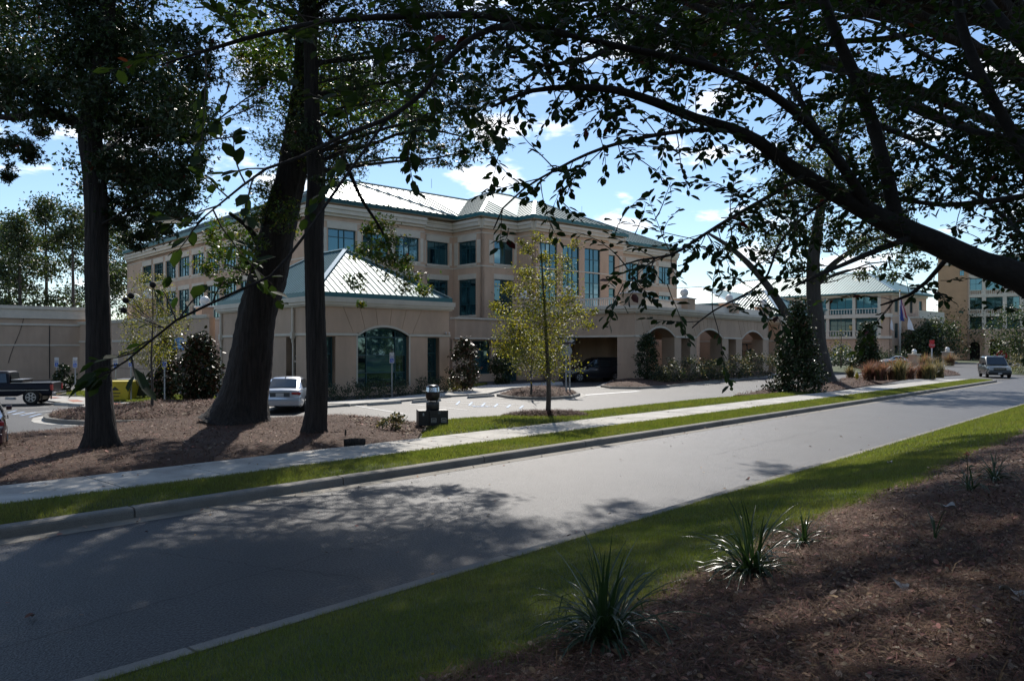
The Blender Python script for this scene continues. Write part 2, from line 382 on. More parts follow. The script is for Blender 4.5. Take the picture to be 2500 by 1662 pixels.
# rounded end of the far kerb and its nose of grass
arc = [(71.6+1.45*math.sin(a), 14.2-1.45*math.cos(a)) for a in [i*math.pi/2/7 for i in range(8)]]
arci = [(71.6+1.22*math.sin(a), 14.2-1.22*math.cos(a)) for a in [i*math.pi/2/7 for i in range(8)]]
m = MB()
for i in range(7):
    c = [rd(*arc[i]), rd(*arc[i+1]), rd(*arci[i+1]), rd(*arci[i])]; m.prism(c, -.05, .16)
struct('kerb_return', m, concd)
# verges
vergeq = [(q, z) for q, z in ((12.99,.135),(13.4,.165),(14.44,.185))]
m = MB()
ps = np.arange(-16, 71.7, .8)
for i, p in enumerate(ps):
    for q, z in vergeq: m.v.append((*rd(p, q), z + .012*math.sin(p*1.3+q)))
for i in range(len(ps)-1):
    for k in range(2): a = i*3+k; m.f.append((a, a+3, a+4, a+1))
struct('verge', m, soil, smooth=True)
# near bank: grass then straw mulch
def edge_q(p): return 3.38 + .10*math.sin(p*.9) + .06*math.sin(p*2.3+1)
def bankmesh(name, mat, qa, qb, nq, p0, p1, dp, amp):
    b = MB(); ps = np.arange(p0, p1, dp)
    for p in ps:
        for k in range(nq+1):
            q = qa(p)+(qb(p)-qa(p))*k/nq; x, y = rd(p, q)
            b.v.append((x, y, berm(q) - .012 + amp*float(lump(np.array(x*1.4), np.array(y*1.4)))))
    for i in range(len(ps)-1):
        for k in range(nq): a = i*(nq+1)+k; b.f.append((a+1, a, a+nq+1, a+nq+2))
    return struct(name, b, mat, smooth=True)
bankmesh('grass_bank', soil, edge_q, lambda p: 6.35, 10, -12, 62, .4, .004)
bankmesh('mulch_bank', mulchm, lambda p: -6.0, edge_q, 60, -9, 40, .16, .014)
bankmesh('mulch_bank', mulchm, lambda p: -45.0, lambda p: -6.0, 8, -30, 80, 3, .0)
# sidewalk: cast slabs on a bed
m = MB(); c = [rd(-16,14.46), rd(70.5,14.46), rd(70.5,16.38), rd(-16,16.38)]; m.prism(c, -.05, .15); walk = struct('sidewalk', m, soil)
p = -15.5
while p < 70:
    b = MB(); e = p+1.93-.03; dz = random.uniform(-.003,.003)
    b.prism([rd(p,14.45), rd(e,14.45), rd(e,16.39), rd(p,16.39)], .10, .205+dz); b.build('slab', conc, walk); p += 1.93
# grass strip between sidewalk and lot, and the mulch bed under the trees
lotedge = [(1003,1060),(1091,1034),(1254,1024),(1428,1013),(1687,984),(1929,964)]
gs = Gp(lotedge, .0) + pqpoly([(46,16.40),(24.6,16.40)])
gs[0] = tuple(G(1000,1079,.2)[:2])
bz = lambda X, Y, d: .05 + .15*np.clip(d/.5, 0, 1)
mound('grass_strip', Gp([(1045,1041)]+lotedge[1:]) + pqpoly([(46,16.40),(14.3,16.40)]), bz, soil, .5, -.05)
bedpoly = Gp([(-180,1075),(0,1072),(200,1050),(380,1032),(481,1017),(560,1019),(670,1029),(831,1019),(930,1026),(995,1036),(1040,1041)]) + pqpoly([(14.2,16.41),(-16,16.41)])
bedz = lambda X, Y, d: .10 + .15*np.clip(d/1.6, 0, 1)**.8 + .03*lump(X, Y)*np.clip(d, 0, 1)
mound('mulch_bed', bedpoly, bedz, mulchm, .32, -.05)
# far mulch by the big magnolia, then the ornamental-grass island
farbed = Gp([(1790,967),(1870,955),(1990,945),(2060,925),(2120,915),(2240,905),(2330,908),(2345,916),(2248,921),(2002,961),(1929,966)])
mound('mulch_bed', farbed, lambda X, Y, d: .05+.25*np.clip(d/1.2,0,1)+.02*lump(X,Y), mulchm, .6, -.05)
def island(pxs, top, h=.15, mat=mulchm, hm=.22, ring=.18, pale=True):
    poly = resample(Gp(pxs), .7)
    n = len(poly)
    if pale:
        b = MB(); b.prism(inset(poly, -.38), -.03, .006); struct('gutter', b, conc)
    b = MB(); b.prism(poly, -.05, h); struct('island_kerb', b, concd, bevel=.02)
    ip = inset(poly, ring)
    mound(top, ip, lambda X, Y, d: h+.004+hm*np.clip(d/1.3,0,1)**.7+.02*lump(X,Y)*np.clip(d,0,1), mat, .4, None)
    return ip
isl1 = island([(105,1026),(112,1030),(150,1035),(217,1038),(330,1036),(440,1030),(500,1021),(640,1002),(640,985),(526,989),(328,996),(223,1009),(130,1015),(108,1020)], 'mulch_island')
isl2 = island([(1212,968),(1240,973),(1268,975.6),(1332,977),(1396,973),(1417,966),(1402,958.5),(1348,953.5),(1300,953),(1250,957)], 'mulch_island')
isl3 = island([(1466,945),(1490,949),(1560,950),(1630,946),(1700,938),(1800,926),(1890,919),(1880,902),(1760,908),(1650,918),(1560,927),(1490,934)], 'mulch_island')
isl4 = island([(2000,912),(2080,914),(2190,905),(2240,900),(2200,888),(2100,892),(2020,898)], 'lawn_island', mat=soil, hm=.05)
# paths of pale concrete round the corner pavilion and by the truck
def slabpoly(name, pxs, z=.012, mat=conc):
    b = MB(); b.prism(Gp(pxs), -.03, z); return struct(name, b, mat)
slabpoly('path', [(775,997),(960,983),(1092,969.5),(1190,964),(1248,950),(1375,941),(1372,934),(1178,944),(1100,956),(960,974),(775,987)], .10)
slabpoly('path', [(105,968),(195,971),(280,980),(367,994),(330,996),(223,1000),(180,990),(100,977)], .06)
for q in ([(112,971),(135,971.5),(150,974),(125,974.5)], [(165,979),(190,978.5),(205,983),(178,984)], [(250,986),(285,986),(305,990),(262,991)]): slabpoly('ramp_pad', q, .066, brickm)
# lawns
mound('lawn', Gp([(270,985),(420,984),(526,988),(545,975),(470,968),(340,966),(190,958),(125,956),(135,963),(195,969)]), lambda X,Y,d: .02+.10*np.clip(d/.6,0,1), soil, .8, -.05)
mound('lawn', Gp([(1092,957),(1178,944.5),(1190,938),(1130,944)]), lambda X,Y,d: .10+.05*np.clip(d/.6,0,1), soil, .8, -.05)
# far lawns and beds beyond the junction
mound('lawn', Gp([(2452,913),(2700,925),(2700,893),(2462,896)]), lambda X,Y,d: .04+.12*np.clip(d/.8,0,1), soil, 1.5, -.05)
slabpoly('median', [(2268,879.5),(2338,884),(2300,888),(2262,886)], .12)
# ------------------------------------------------------------------ painted markings
def line(a, b, wd, mat, z=.004, name='parking_line'):
    A, B = G(*a), G(*b); d = (B-A).to_2d().normalized(); nn = Vector((-d.y, d.x))*wd/2; m = MB()
    m._add([(A.x-nn.x,A.y-nn.y,z),(B.x-nn.x,B.y-nn.y,z),(B.x+nn.x,B.y+nn.y,z),(A.x+nn.x,A.y+nn.y,z)], [(0,1,2,3)]); return struct(name, m, mat)
for a, b in [((785,1008),(826,1019)),((867,990),(992,1011)),((1000,986),(1142,1001)),((1072,975.5),(1268,987)),((1090,981),(1250,992)),((30,1012),(140,1001)),((-10,1000),(120,993))]: line(a, b, .11, paintw)
for k in range(6): line((1122+k*31, 980.5+k*2.1-.8), (1140+k*31-12-14, 988+k*1.8), .10, paintb, .008, 'hatch_line')
for a, b in [((30,1012),(60,1005)),((50,1015),(85,1007)),((72,1018),(100,1010)),((18,1008),(40,1002))]: line(a, b, .10, paintb, .008, 'hatch_line')
line((1418,965),(1560,954.5), .45, paintw, .005, 'stop_line')
for a, b in [((1135,1020),(1222,1018)),((1142,1024.5),(1210,1021.5))]: line(a, b, .12, paintw)
def wheelchair(mb, T, s):                         # access symbol in a 1 x 1 box, flat in x,y of T
    b = MB(T); z = 0
    def strip(a, c, wd):
        a = Vector(a)*s; c = Vector(c)*s; d = (c-a).normalized(); n = Vector((-d.y, d.x))*wd*s/2
        b._add([(*(a-n),0),(*(c-n),0),(*(c+n),0),(*(a+n),0)], [(0,1,2,3)])
    strip((.42,.92),(.42,.80),.13); strip((.42,.78),(.44,.42),.10); strip((.43,.60),(.66,.60),.07); strip((.44,.43),(.70,.43),.09); strip((.69,.45),(.80,.14),.09); strip((.78,.15),(.90,.17),.06)
    pr = None
    for i in range(13):
        a = R(120+i*19); q = (.46+.25*math.cos(a), .32+.25*math.sin(a))
        if pr: strip(pr, q, .07)
        pr = q
    mb.v, o = mb.v + b.v, len(mb.v); mb.f += [tuple(i+o for i in f) for f in b.f]
A = G(1155,995); m = MB(); wheelchair(m, Matrix.Translation((A.x, A.y, .006)) @ Matrix.Rotation(R(30), 4, 'Z'), 1.3); struct('access_symbol', m, paintb)
# ------------------------------------------------------------------ buildings
def cells(mb, x0, x1, z0, z1, y0, y1, ops):      # wall slab with rectangular openings
    xs = sorted({x0, x1, *[v for o in ops for v in o[:2] if x0 < v < x1]})
    for a, b in zip(xs, xs[1:]):
        mid = (a+b)/2; blocks = sorted((max(z0,o[2]), min(z1,o[3])) for o in ops if o[0] < mid < o[1]); z = z0
        for c, d in blocks:
            if c > z+.001: mb.box(a, b, y0, y1, z, c)
            z = max(z, d)
        if z < z1-.001: mb.box(a, b, y0, y1, z, z1)
def window(par, T, xa, xb, za, zb, cols, rows, y=.14, fw=.07, mw=.055, fm=None, gm=None, one=False):
    m = MB(T); m.box(xa, xa+fw, y-.05, y+.05, za, zb); m.box(xb-fw, xb, y-.05, y+.05, za, zb); m.box(xa+fw, xb-fw, y-.05, y+.05, za, za+fw); m.box(xa+fw, xb-fw, y-.05, y+.05, zb-fw, zb)
    xs = [xa+fw] + [xa+(xb-xa)*c for c in cols] + [xb-fw]; zs = [za+fw] + [za+(zb-za)*r for r in rows] + [zb-fw]
    for x in xs[1:-1]: m.box(x-mw/2, x+mw/2, y-.045, y+.045, za+fw, zb-fw)
    for z in zs[1:-1]:
        for a, b in zip(xs, xs[1:]): m.box(a+mw/2+.001, b-mw/2-.001, y-.04, y+.04, z-mw/2, z+mw/2)
    f = m.build('window', fm or framem, par)
    zs2 = [zs[0], zs[-1]] if one else zs
    for a, b in zip(xs, xs[1:]):
        for c, d in zip(zs2, zs2[1:]):
            g = MB(T); e = .012; t1, t2 = random.uniform(-.007,.007), random.uniform(-.007,.007); g._add([(a-e,y+.012+t1,c-e),(b+e,y+.012+t2,c-e),(b+e,y+.012-t1,d+e),(a-e,y+.012-t2,d+e)], [(0,1,2,3)]); g.build('pane', gm or random.choice((glass, glass, glassb, glassc)), f)
    return f
def hip(par, x0, x1, y0, y1, ez, pitch, over=.35, seams='flbr', step=.5, dz=0.0, mat=None, srange=None, fasc=.28, sw=.05, sh=.06, sm=None):
    x0 -= over; x1 += over; y0 -= over; y1 += over; z0 = ez+dz; w_, d_ = x1-x0, y1-y0; h = min(w_, d_)/2; top = z0+h*pitch
    if w_ >= d_: r1, r2 = (x0+h, (y0+y1)/2, top), (x1-h, (y0+y1)/2, top)
    else: r1, r2 = ((x0+x1)/2, y0+h, top), ((x0+x1)/2, y1-h, top)
    a, b, c, d = (x0,y0,z0),(x1,y0,z0),(x1,y1,z0),(x0,y1,z0); m = MB()
    if w_ >= d_: fs = [(a,b,r2,r1),(b,c,r2),(c,d,r1,r2),(d,a,r1)]
    else: fs = [(a,b,r1),(b,c,r2,r1),(c,d,r2),(d,a,r1,r2)]
    for f in fs: m.poly(f)
    roof = m.build('roof', mat or teal, par)
    fm_ = MB(); fm_.box(x0-.04, x1+.04, y0-.06, y0-.002, z0-fasc, z0+.03); fm_.box(x0-.06, x0-.002, y0-.06, y1+.04, z0-fasc+.003, z0+.033)
    fm_.box(x1+.002, x1+.06, y0-.06, y1+.04, z0-fasc+.002, z0+.031); fm_.box(x0, x1, y1+.002, y1+.06, z0-fasc+.001, z0+.029); fm_.build('fascia', tealf, par)
    so_ = MB(); so_.box(x0, x1, y0, y1, z0-fasc-.02, z0-fasc+.03); so_.build('soffit', cream, par)
    hc = MB()
    for e, r in ((a,r1),(b,r2 if w_>=d_ else r1),(c,r2),(d,r1 if w_>=d_ else r2)): hc.bar((e[0],e[1],e[2]+.05), (r[0],r[1],r[2]+.05), .26, .06)
    hc.bar((r1[0],r1[1],r1[2]+.05), (r2[0],r2[1],r2[2]+.052), .26, .06); hc.build('hip_cap', capm, par)
    def seam(p, q): s = MB(); s.bar((p[0],p[1],p[2]+sh/2), (q[0],q[1],q[2]+sh/2), sw, sh); s.build('seam', sm or seamm, roof)
    if 'f' in seams:
        x = x0+step*.6
        while x < x1-.2:
            k = min(x-x0, x1-x, d_/2)
            if k > .25 and (srange is None or srange(x)): seam((x,y0,z0), (x,y0+k,z0+k*pitch))
            x += step
    if 'l' in seams:
        y = y0+step*.6
        while y < y1-.2:
            k = min(y-y0, y1-y, w_/2)
            if k > .25: seam((x0,y,z0), (x0+k,y,z0+k*pitch))
            y += step
    return roof
def cornice(mb, x0, x1, zt, zb, dep, y=0.0, ret=0.0):   # stepped moulding standing off a wall face at y
    h = zt-zb
    mb.box(x0-ret*dep, x1+ret*dep, y-dep, y+.05, zt-h*.30, zt); mb.box(x0-ret*dep*.8, x1+ret*dep*.8, y-dep*.8, y+.05, zb+h*.28, zt-h*.30); mb.box(x0-ret*dep*.4, x1+ret*dep*.4, y-dep*.4, y+.05, zb, zb+h*.28)
TL = Matrix.Rotation(R(-90), 4, 'Z')             # left faces: u runs toward the corner, v into the building
def off(T, x=0, y=0): return (T or Matrix.Identity(4)) @ Matrix.Translation((x, y, 0))

# ---- three storey building
B1 = thing('office_building', 'three storey tan stucco building with long rows of teal windows and green metal hip roofs', 'building', (-15.2, 60, 0), R(42.5))
Z3 = (10.1, 12.1); Z2 = (5.6, 8.75); EV = 14.35
WF = [(1.14,3.6),(4.27,6.7),(7.4,9.8)]; WB = [(37.6,39.8),(40.55,42.75),(43.5,45.7)]
wl = MB(); tr = MB(); wins = []
def piece(name, T, *bx): q = MB(T); q.box(*bx); q.build(name, cream, B1)
def facade(T, x0, x1, wn, tall=(), y=0.0, ztop=EV-.25, rows=True):
    T = off(T, 0, y); ops = []
    for a, b in wn: ops += [(a,b,*Z3),(a,b,*Z2)]
    for a, b in tall: ops += [(a,b,5.6,12.1)]
    wl.T = T; tr = MB(T)
    cells(wl, x0, x1, 0, ztop, 0, .32, ops)
    for a, b in wn:
        wins.append((T,a,b,*Z3,(.40,.60),(.68,))); wins.append((T,a,b,*Z2,(.40,.60),(.30,.80)))
        piece('lintel', T, a-.12, b+.12, -.05, .02, 12.1, 12.62); piece('sill', T, a-.12, b+.12, -.08, .02, 9.90, 10.1); piece('lintel', T, a-.08, b+.08, -.04, .02, 8.75, 9.2); piece('sill', T, a-.08, b+.08, -.06, .02, 5.42, 5.6)
    for a, b in tall:
        wins.append((T,a,b,5.6,12.1,(.38,.62),(.16,.34,.5,.66,.84)))
        piece('sill', T, a-.05, b+.05, -.06, .02, 5.42, 5.6)
    ed = sorted(v for ab in list(wn) for v in ab)
    if len(ed) >= 2:
        gaps = [(x0 if i == 0 else ed[i*2-1], ed[i*2] if i*2 < len(ed) else x1) for i in range(len(ed)//2+1)]
        for a, b in gaps:
            if b-a > .35: piece('pilaster', T, max(a, b-.75)+.14, b-.14, -.035, .02, 10.1, 12.1)
    piece('band', T, x0, x1, -.03, .02, 12.64, 12.72); piece('band', T, x0, x1, -.03, .02, 9.76, 9.88)
    cornice(tr, x0, x1, 13.85, 13.05, .42, 0, 0); tr.build('cornice', cream, B1)
facade(None, 0, 10.4, WF)
facade(None, 10.4, 14.05, [(11.2,13.5)], y=.7)
facade(None, 33.05, 36.7, [(33.6,35.8)], y=.7)
facade(None, 36.7, 47.0, WB)
facade(None, 14.05, 18.3, [(15.5,17.7)], y=-3.3)
facade(None, 28.4, 33.05, [(29.6,31.8)], y=-3.3)
facade(None, 18.3, 28.4, [], tall=[(19.05,21.25),(22.0,24.2),(24.95,27.15)], y=-5.35)
facade(Matrix.Translation((14.05,0,0)) @ TL, -.7, 3.3, [(.15, 2.5)])
facade(Matrix.Translation((18.3,0,0)) @ TL, 3.3, 5.35, [])
lw = [(-(40.7-3.85*k), -(40.7-3.85*k)+2.95) for k in range(9)]
facade(TL, -46.5, 0, lw)
wl.T = None
wl.box(0, .32, .32, 46.5, EV-1.6, EV-.3)                     # inner top of the left wing
wl.box(.3, 47, 12.6, 12.9, 0, EV-.3); wl.box(46.7, 47, .3, 12.6, 0, EV-.3); wl.box(.3, 12.6, 46.2, 46.5, 0, EV-.3)
wl.box(32.75, 33.05, -2.9, .7, 0, EV-.3); wl.box(28.1, 28.4, -5, -3.3, 0, EV-.3); wl.box(10.1, 10.4, .33, .7, 0, EV-.3); wl.box(36.7, 37, .33, .7, 0, EV-.3)
wl.build('wall', stucco, B1)
dk = MB(); dk.box(.8, 46.2, 1.2, 12, .2, 13.6); dk.box(.8, 12, 12, 45.8, .2, 13.6); dk.box(14.8, 32.4, -2.6, 1.2, .2, 13.6); dk.box(18.8, 28, -4.7, -2.6, .2, 13.6); dk.build('interior', pitm, B1)
for T, a, b, c, d, cl, rw in wins:
    left = T is not None and abs(T[0][0]) < .5 and abs(T[0][3]) < .01
    window(B1, T, a, b, c, d, (.25,.5,.75) if left else cl, rw if not left else (.68,), one=left)
hip(B1, 0, 13, 0, 46.5, EV, .48, seams='l', step=.68, sw=.07, sm=seamd)
hip(B1, 0, 47, 0, 13, EV, .48, seams='f', step=.68, sw=.07, sm=seamd, dz=-.012, srange=lambda x: x < 14.5 or x > 33)
hip(B1, 14.05, 33.05, -3.3, 13, EV, .48, seams='fl', step=.68, sw=.07, sm=seamd, dz=-.006, srange=lambda x: x < 18.6 or x > 28)
hip(B1, 18.3, 28.4, -5.35, 13, EV, .48, seams='fl', step=.68, sw=.07, sm=seamd, dz=.004)
# single storey front of the same building between pavilion and porch
m = MB(); m.box(8.6, 17.5, -6.5, -6.1, 3.45, 5.0); cells(m, 8.6, 17.5, 0, 3.45, -6.2, -5.9, [(10.6,12.6,.6,3.3),(13.9,15.6,.0,3.2)])
m.box(8.6, 9.1, -6.1, .6, 0, 4.9); m.box(9.1, 17.5, -6.1, .3, 4.7, 4.9); m.build('wall', stucco2, B1)
t = MB(); t.box(8.5, 17.5, -6.62, -6.0, 5.0, 5.14); t.box(8.55, 17.5, -6.55, -6.5, 3.42, 3.54); t.build('trim', cream, B1)
window(B1, None, 10.6, 12.6, .6, 3.3, (.5,), (.7,), y=-5.95); window(B1, None, 13.9, 15.6, .02, 3.2, (.5,), (.75,), y=-5.95)
m = MB()
for x in (9.6, 20.5, 31): m.tube([(x+6,6,18.1),(x+6,6,19.0)], .02, 5)
m.build('lightning_rod', galv, B1)

# ---- corner pavilion
B2 = thing('corner_pavilion', 'single storey tan stucco pavilion with arched window and pyramid roof beside the silver sedan', 'pavilion', (-10.8, 42.6, 0), R(42.5))
W2, D2 = 9.3, 13.0
ARX0, ARX1, SPZ, CRZ = 2.7, 6.23, 3.41, 3.92
def archpts(x0, x1, zs, zc, n=14):
    wv, h = (x1-x0)/2, zc-zs; r = (wv*wv+h*h)/(2*h); a = math.asin(min(1, wv/r)); cx, cz = (x0+x1)/2, zc-r
    return [(cx+r*math.sin(-a+2*a*i/n), cz+r*math.cos(-a+2*a*i/n)) for i in range(n+1)]
def archfill(mb, x0, x1, zs, zc, ztop, y0, y1):   # wall above an arch
    pts = archpts(x0, x1, zs, zc)
    for (a, za), (b, zb) in zip(pts, pts[1:]): mb.prismy([(a,za),(b,zb),(b,ztop),(a,ztop)], y0, y1)
def archtrim(mb, x0, x1, zs, zc, wd, y0, y1):
    p = archpts(x0, x1, zs, zc); q = archpts(x0-wd, x1+wd, zs, zc+wd)
    for i in range(len(p)-1): mb.prismy([p[i], p[i+1], q[i+1], q[i]], y0, y1)
ops = [(.36,1.28,.5,3.36),(7.62,8.54,.5,3.36),(ARX0,ARX1,.45,3.41)]
m = MB(); J = [0, 1.42, 2.28, 3.41]
for a, b in zip(J, J[1:]): cells(m, 0, W2, a, b-.02, 0, .55, ops)
cells(m, .02, W2-.02, 0, 3.40, .015, .53, ops)
m.box(.02, ARX0-.3, .03, .5, 3.40, 5.1); m.box(ARX1+.3, W2, .03, .5, 3.40, 5.1); archfill(m, ARX0-.3, ARX1+.3, SPZ, CRZ+.10, 5.1, .03, .5)
m.build('wall', stucco, B2)
# stucco voussoir panels over the arch, parted by grooves
joints = [(1.05,3.6,5.05),(2.35,3.55,1.85),(3.12,3.86,2.85),(4.05,4.02,3.95),(4.88,4.02,4.98),(5.77,3.87,6.05),(6.55,3.55,7.05)]
jb = [-.0, 2.42, 3.2, 4.05, 4.88, 5.72, 6.5, 9.3]; jt = [-.0, 1.75, 2.85, 3.9, 5.02, 6.08, 7.2, 9.3]
def arcz(x): 
    if x <= ARX0-.12 or x >= ARX1+.12: return SPZ+.16
    p = archpts(ARX0-.12, ARX1+.12, SPZ, CRZ+.12, 40); return max(SPZ+.16, min(p, key=lambda q: abs(q[0]-x))[1])
for i in range(len(jb)-1):
    g = .012; b = MB(); n = 6; lo = [(jb[i]+g+(jb[i+1]-jb[i]-2*g)*k/n) for k in range(n+1)]
    b.prismy([(x, arcz(x)) for x in lo] + [(jt[i+1]-g, 5.06), (jt[i]+g, 5.06)], .0, .06); b.build('wall_panel', stucco, B2)
t = MB(); t.box(-.06, ARX0-.02, -.06, .05, SPZ, SPZ+.14); t.box(ARX1+.02, W2+.06, -.06, .05, SPZ, SPZ+.14); archtrim(t, ARX0, ARX1, SPZ, CRZ, .13, -.075, .05)
t.build('band', cream, B2); t = MB(); t.box(-.28, W2+.28, -.28, .3, 5.28, 5.56); t.box(-.22, W2+.22, -.22, .3, 5.12, 5.28); t.box(-.12, W2+.12, -.12, .3, 5.03, 5.12)
for a, b in ((ARX0-.1, ARX0), (ARX1, ARX1+.1)): q = MB(); q.box(a, b, -.03, .02, .45, 3.41); q.build('jamb', cream, B2)
q = MB(TL); q.box(-D2-.06, -.3, -.06, .05, SPZ, SPZ+.14); q.build('band', cream, B2)
t.T = TL; t.box(-D2-.28, .26, -.279, .3, 5.279, 5.559); t.box(-D2-.22, .2, -.219, .3, 5.119, 5.279); t.box(-D2-.12, .1, -.119, .3, 5.029, 5.119)
t.build('cornice', cream, B2)
for a, b in ((-6.0,-5.5),(-7.0,-6.72)): q = MB(TL); q.box(a, b, -.08, .05, .0, 3.4); q.build('pilaster', cream, B2)
m = MB(TL)
for a, b in zip(J, J[1:]): cells(m, -D2, 0, a, b-.02, 0, .5, [(-3.4,-2.2,.0,3.36),(-9.6,-8.2,0,3.36)])
cells(m, -D2, -.56, 0, 3.40, .015, .5, [(-3.4,-2.2,.0,3.36),(-9.6,-8.2,0,3.36)])
m.box(-D2, -.02, .0, .4, 3.40, 5.1); m.box(-3.4, -2.2, .9, 1.1, 0, 3.36); m.box(-9.6, -8.2, .9, 1.1, 0, 3.36)
m.build('wall', stucco2, B2)
m = MB(); m.box(W2-.4, W2, .5, D2, 0, 5.1); m.box(.4, W2-.4, D2-.4, D2, 0, 5.1); m.build('wall', stucco, B2)
m = MB(); m.box(1.2, W2-.5, 1.1, D2-.6, .05, 5); m.build('interior', pitm, B2)
window(B2, None, .36, 1.28, .5, 3.36, (), (.27,.66), y=.42); window(B2, None, 7.62, 8.54, .5, 3.36, (), (.27,.66), y=.42)
f = window(B2, None, ARX0, ARX1, .45, 3.38, (.207,.773), (.28,.63), y=.30)
am = MB(); archtrim(am, ARX0+.08, ARX1-.08, SPZ-.02, CRZ-.09, .09, .25, .35); am.box(3.40, 3.46, .26, .34, 3.38, 3.80); am.box(5.40, 5.46, .26, .34, 3.38, 3.80); am.build('arched_head', framem, B2)
pts = archpts(ARX0+.05, ARX1-.05, SPZ-.02, CRZ-.06, 18)
for xa, xb in ((ARX0, 3.42), (3.44, 5.42), (5.44, ARX1)):
    pp = [q for q in pts if xa <= q[0] <= xb]; g = MB(); g.prismy([(pp[0][0], 3.37)] + pp + [(pp[-1][0], 3.37)], .31, .315); g.build('pane', glass, f)
hip(B2, .05, W2-.05, .05, D2-.05, 5.80, .66, over=.14, seams='fl', step=.40, fasc=.24, sw=.03, sh=.028)
m = MB(TL); 
for u in (-2.35, -12.6): m.box(u-.07, u+.07, -.16, -.05, 3.0, 5.0); m.box(u-.13, u+.13, -.22, -.02, 3.25, 3.62); m.box(u-.045, u+.045, -.13, -.03, .1, 3.0)
m.build('downspout', cream, B2)
m = MB(TL @ Matrix.Translation((-2.75,.5,2.25))); m.ball((0,0,0), .22, 14, 8, .8); m.build('wall_lamp', globem, B2, True)
m = MB(TL); m.box(-3.1, -2.4, .3, .62, 1.9, 2.0); m.build('lamp_ledge', cream, B2)
m = MB(); m.lathe([(.05,0),(.06,.10),(.03,.16)], (9.2,-.12,SPZ+.14), 8); m.lathe([(.05,0),(.06,.10),(.03,.16)], (8.95,-.12,SPZ+.14), 8); m.build('flood_light', white, B2, True)

# ---- low wing to the left: a wall running back from the pavilion and a long front
A1, A2 = Vector((-20.3, 52.2)), Vector((-37.8, 68)); dl = (A1-A2); LN = dl.length
B3 = thing('low_wing', 'low flat roofed tan stucco wing with cream bands behind the parked pickup truck', 'building', (A2.x, A2.y, 0), math.atan2(dl.y, dl.x))
m = MB(); t = MB()
cells(m, -.3, LN, 0, 4.78, 0, .4, [(1.4,4.0,0,2.9),(LN-6.2,LN-5.9,3.95,4.35),(LN-4.75,LN-4.45,3.95,4.35),(LN-3.2,LN-2.9,3.95,4.35)])
for i in range(3): m.box(LN-6.25+1.5*i, LN-5.8+1.5*i, .25, .38, 3.9, 4.4)
cornice(t, -.3, LN-.1, 4.98, 4.72, .16); t.build('cornice', cream, B3); t = MB(); t.box(-.3, LN-.1, -.06, .02, 3.2, 3.34); t.build('band', cream, B3); t = MB(); m.build('wall', stucco2, B3)
for z in (1.1, 2.15): pass
g = MB(); 
for z in (1.1, 2.15): g.box(4.3, LN-.1, -.004, .01, z, z+.025)
g.build('wall_joint', pitm, B3)
window(B3, None, 1.4, 4.0, .02, 2.88, (.33,.67), (.75,), y=.2)
rot1 = Matrix.Rotation(R(42.5)-math.atan2(dl.y, dl.x), 4, 'Z'); m = MB(rot1)
J1 = [0, .6, 2.0, 2.92, 4.6, 6.2]
for a, b in zip(J1, J1[1:]): m.box(-45, .5, 0, .5, a, b-.022)
m.box(-45, .48, .02, .5, 0, 6.15); m.box(-45, .5, .5, 14, 5.9, 6.1); m.build('wall', stucco2, B3)
t.T = rot1; t.box(-45, .6, -.24, .5, 5.98, 6.26); t.box(-45, .5, -.14, .05, 5.2, 5.98); t.box(-45, .5, -.08, .05, 4.62, 4.78); t.box(-45, .5, -.05, .05, 2.9, 3.03)
t.T = None; t.build('trim', cream, B3)
m = MB(rot1); pts = [(-4.2, -.03, 5.2)] + [(-4.2-.18*i+.05*math.sin(i), -.03, 5.2-.62*i) for i in range(1, 7)]; m.tube(pts, .02, 5); m.tube([(-2.3,-.04,4.8),(-2.3,-.04,.1)], .035, 5); m.build('conduit', pitm, B3)
B3M = Matrix.Translation(B3.location) @ Matrix.Rotation(B3.rotation_euler.z, 4, 'Z')
for px, py, yy in ((500,735,56),(362,716,66),(331,728,64)):
    c = B3M.inverted() @ P(px, py, yy); q = MB(); q.box(c.x-.45, c.x+.45, c.y-.45, c.y+.45, 4.7, c.z-.5); q.build('pedestal', stucco, B3); q = MB(); q.box(c.x-.55, c.x+.55, c.y-.55, c.y+.55, c.z-.5, c.z-.36); q.ball((c.x,c.y,c.z), .36, 16, 9); q.build('globe', globem, B3, True)
bn = thing('banner', 'small light blue banner hung on the tan wall left of the leaning trunk', 'banner', (Matrix.Translation(B3.location) @ Matrix.Rotation(B3.rotation_euler.z, 4, 'Z') @ Vector((LN-4.6, -.05, 2.62))).to_tuple(), B3.rotation_euler.z)
m = MB(); n = 10
for i in range(n+1):
    for z in (0, .42, .82): m.v.append((-.95+1.9*i/n, -.01-.02*math.sin(i*1.1+z*3), z-.06*math.sin(i*.9)*(z < .1)))
for i in range(n):
    for k in range(2): a = i*3+k; m.f.append((a, a+3, a+4, a+1))
m.build('cloth', bannerm, bn, True)
m = MB()
for z, a, b in ((.60,-.5,-.15),(.60,-.05,.25),(.60,.35,.75),(.36,-.35,.1),(.36,.2,.7),(.15,0,.5)): m.box(a, b, -.045, -.035, z, z+.07)
m.build('print', M('banner_print', (.45,.60,.68), .6), bn)
m = MB()
for x in (-.95,.95): m.tube([(x,0,.8),(x*1.02,.03,1.25)], .012, 5)
m.build('tie', signred, bn)

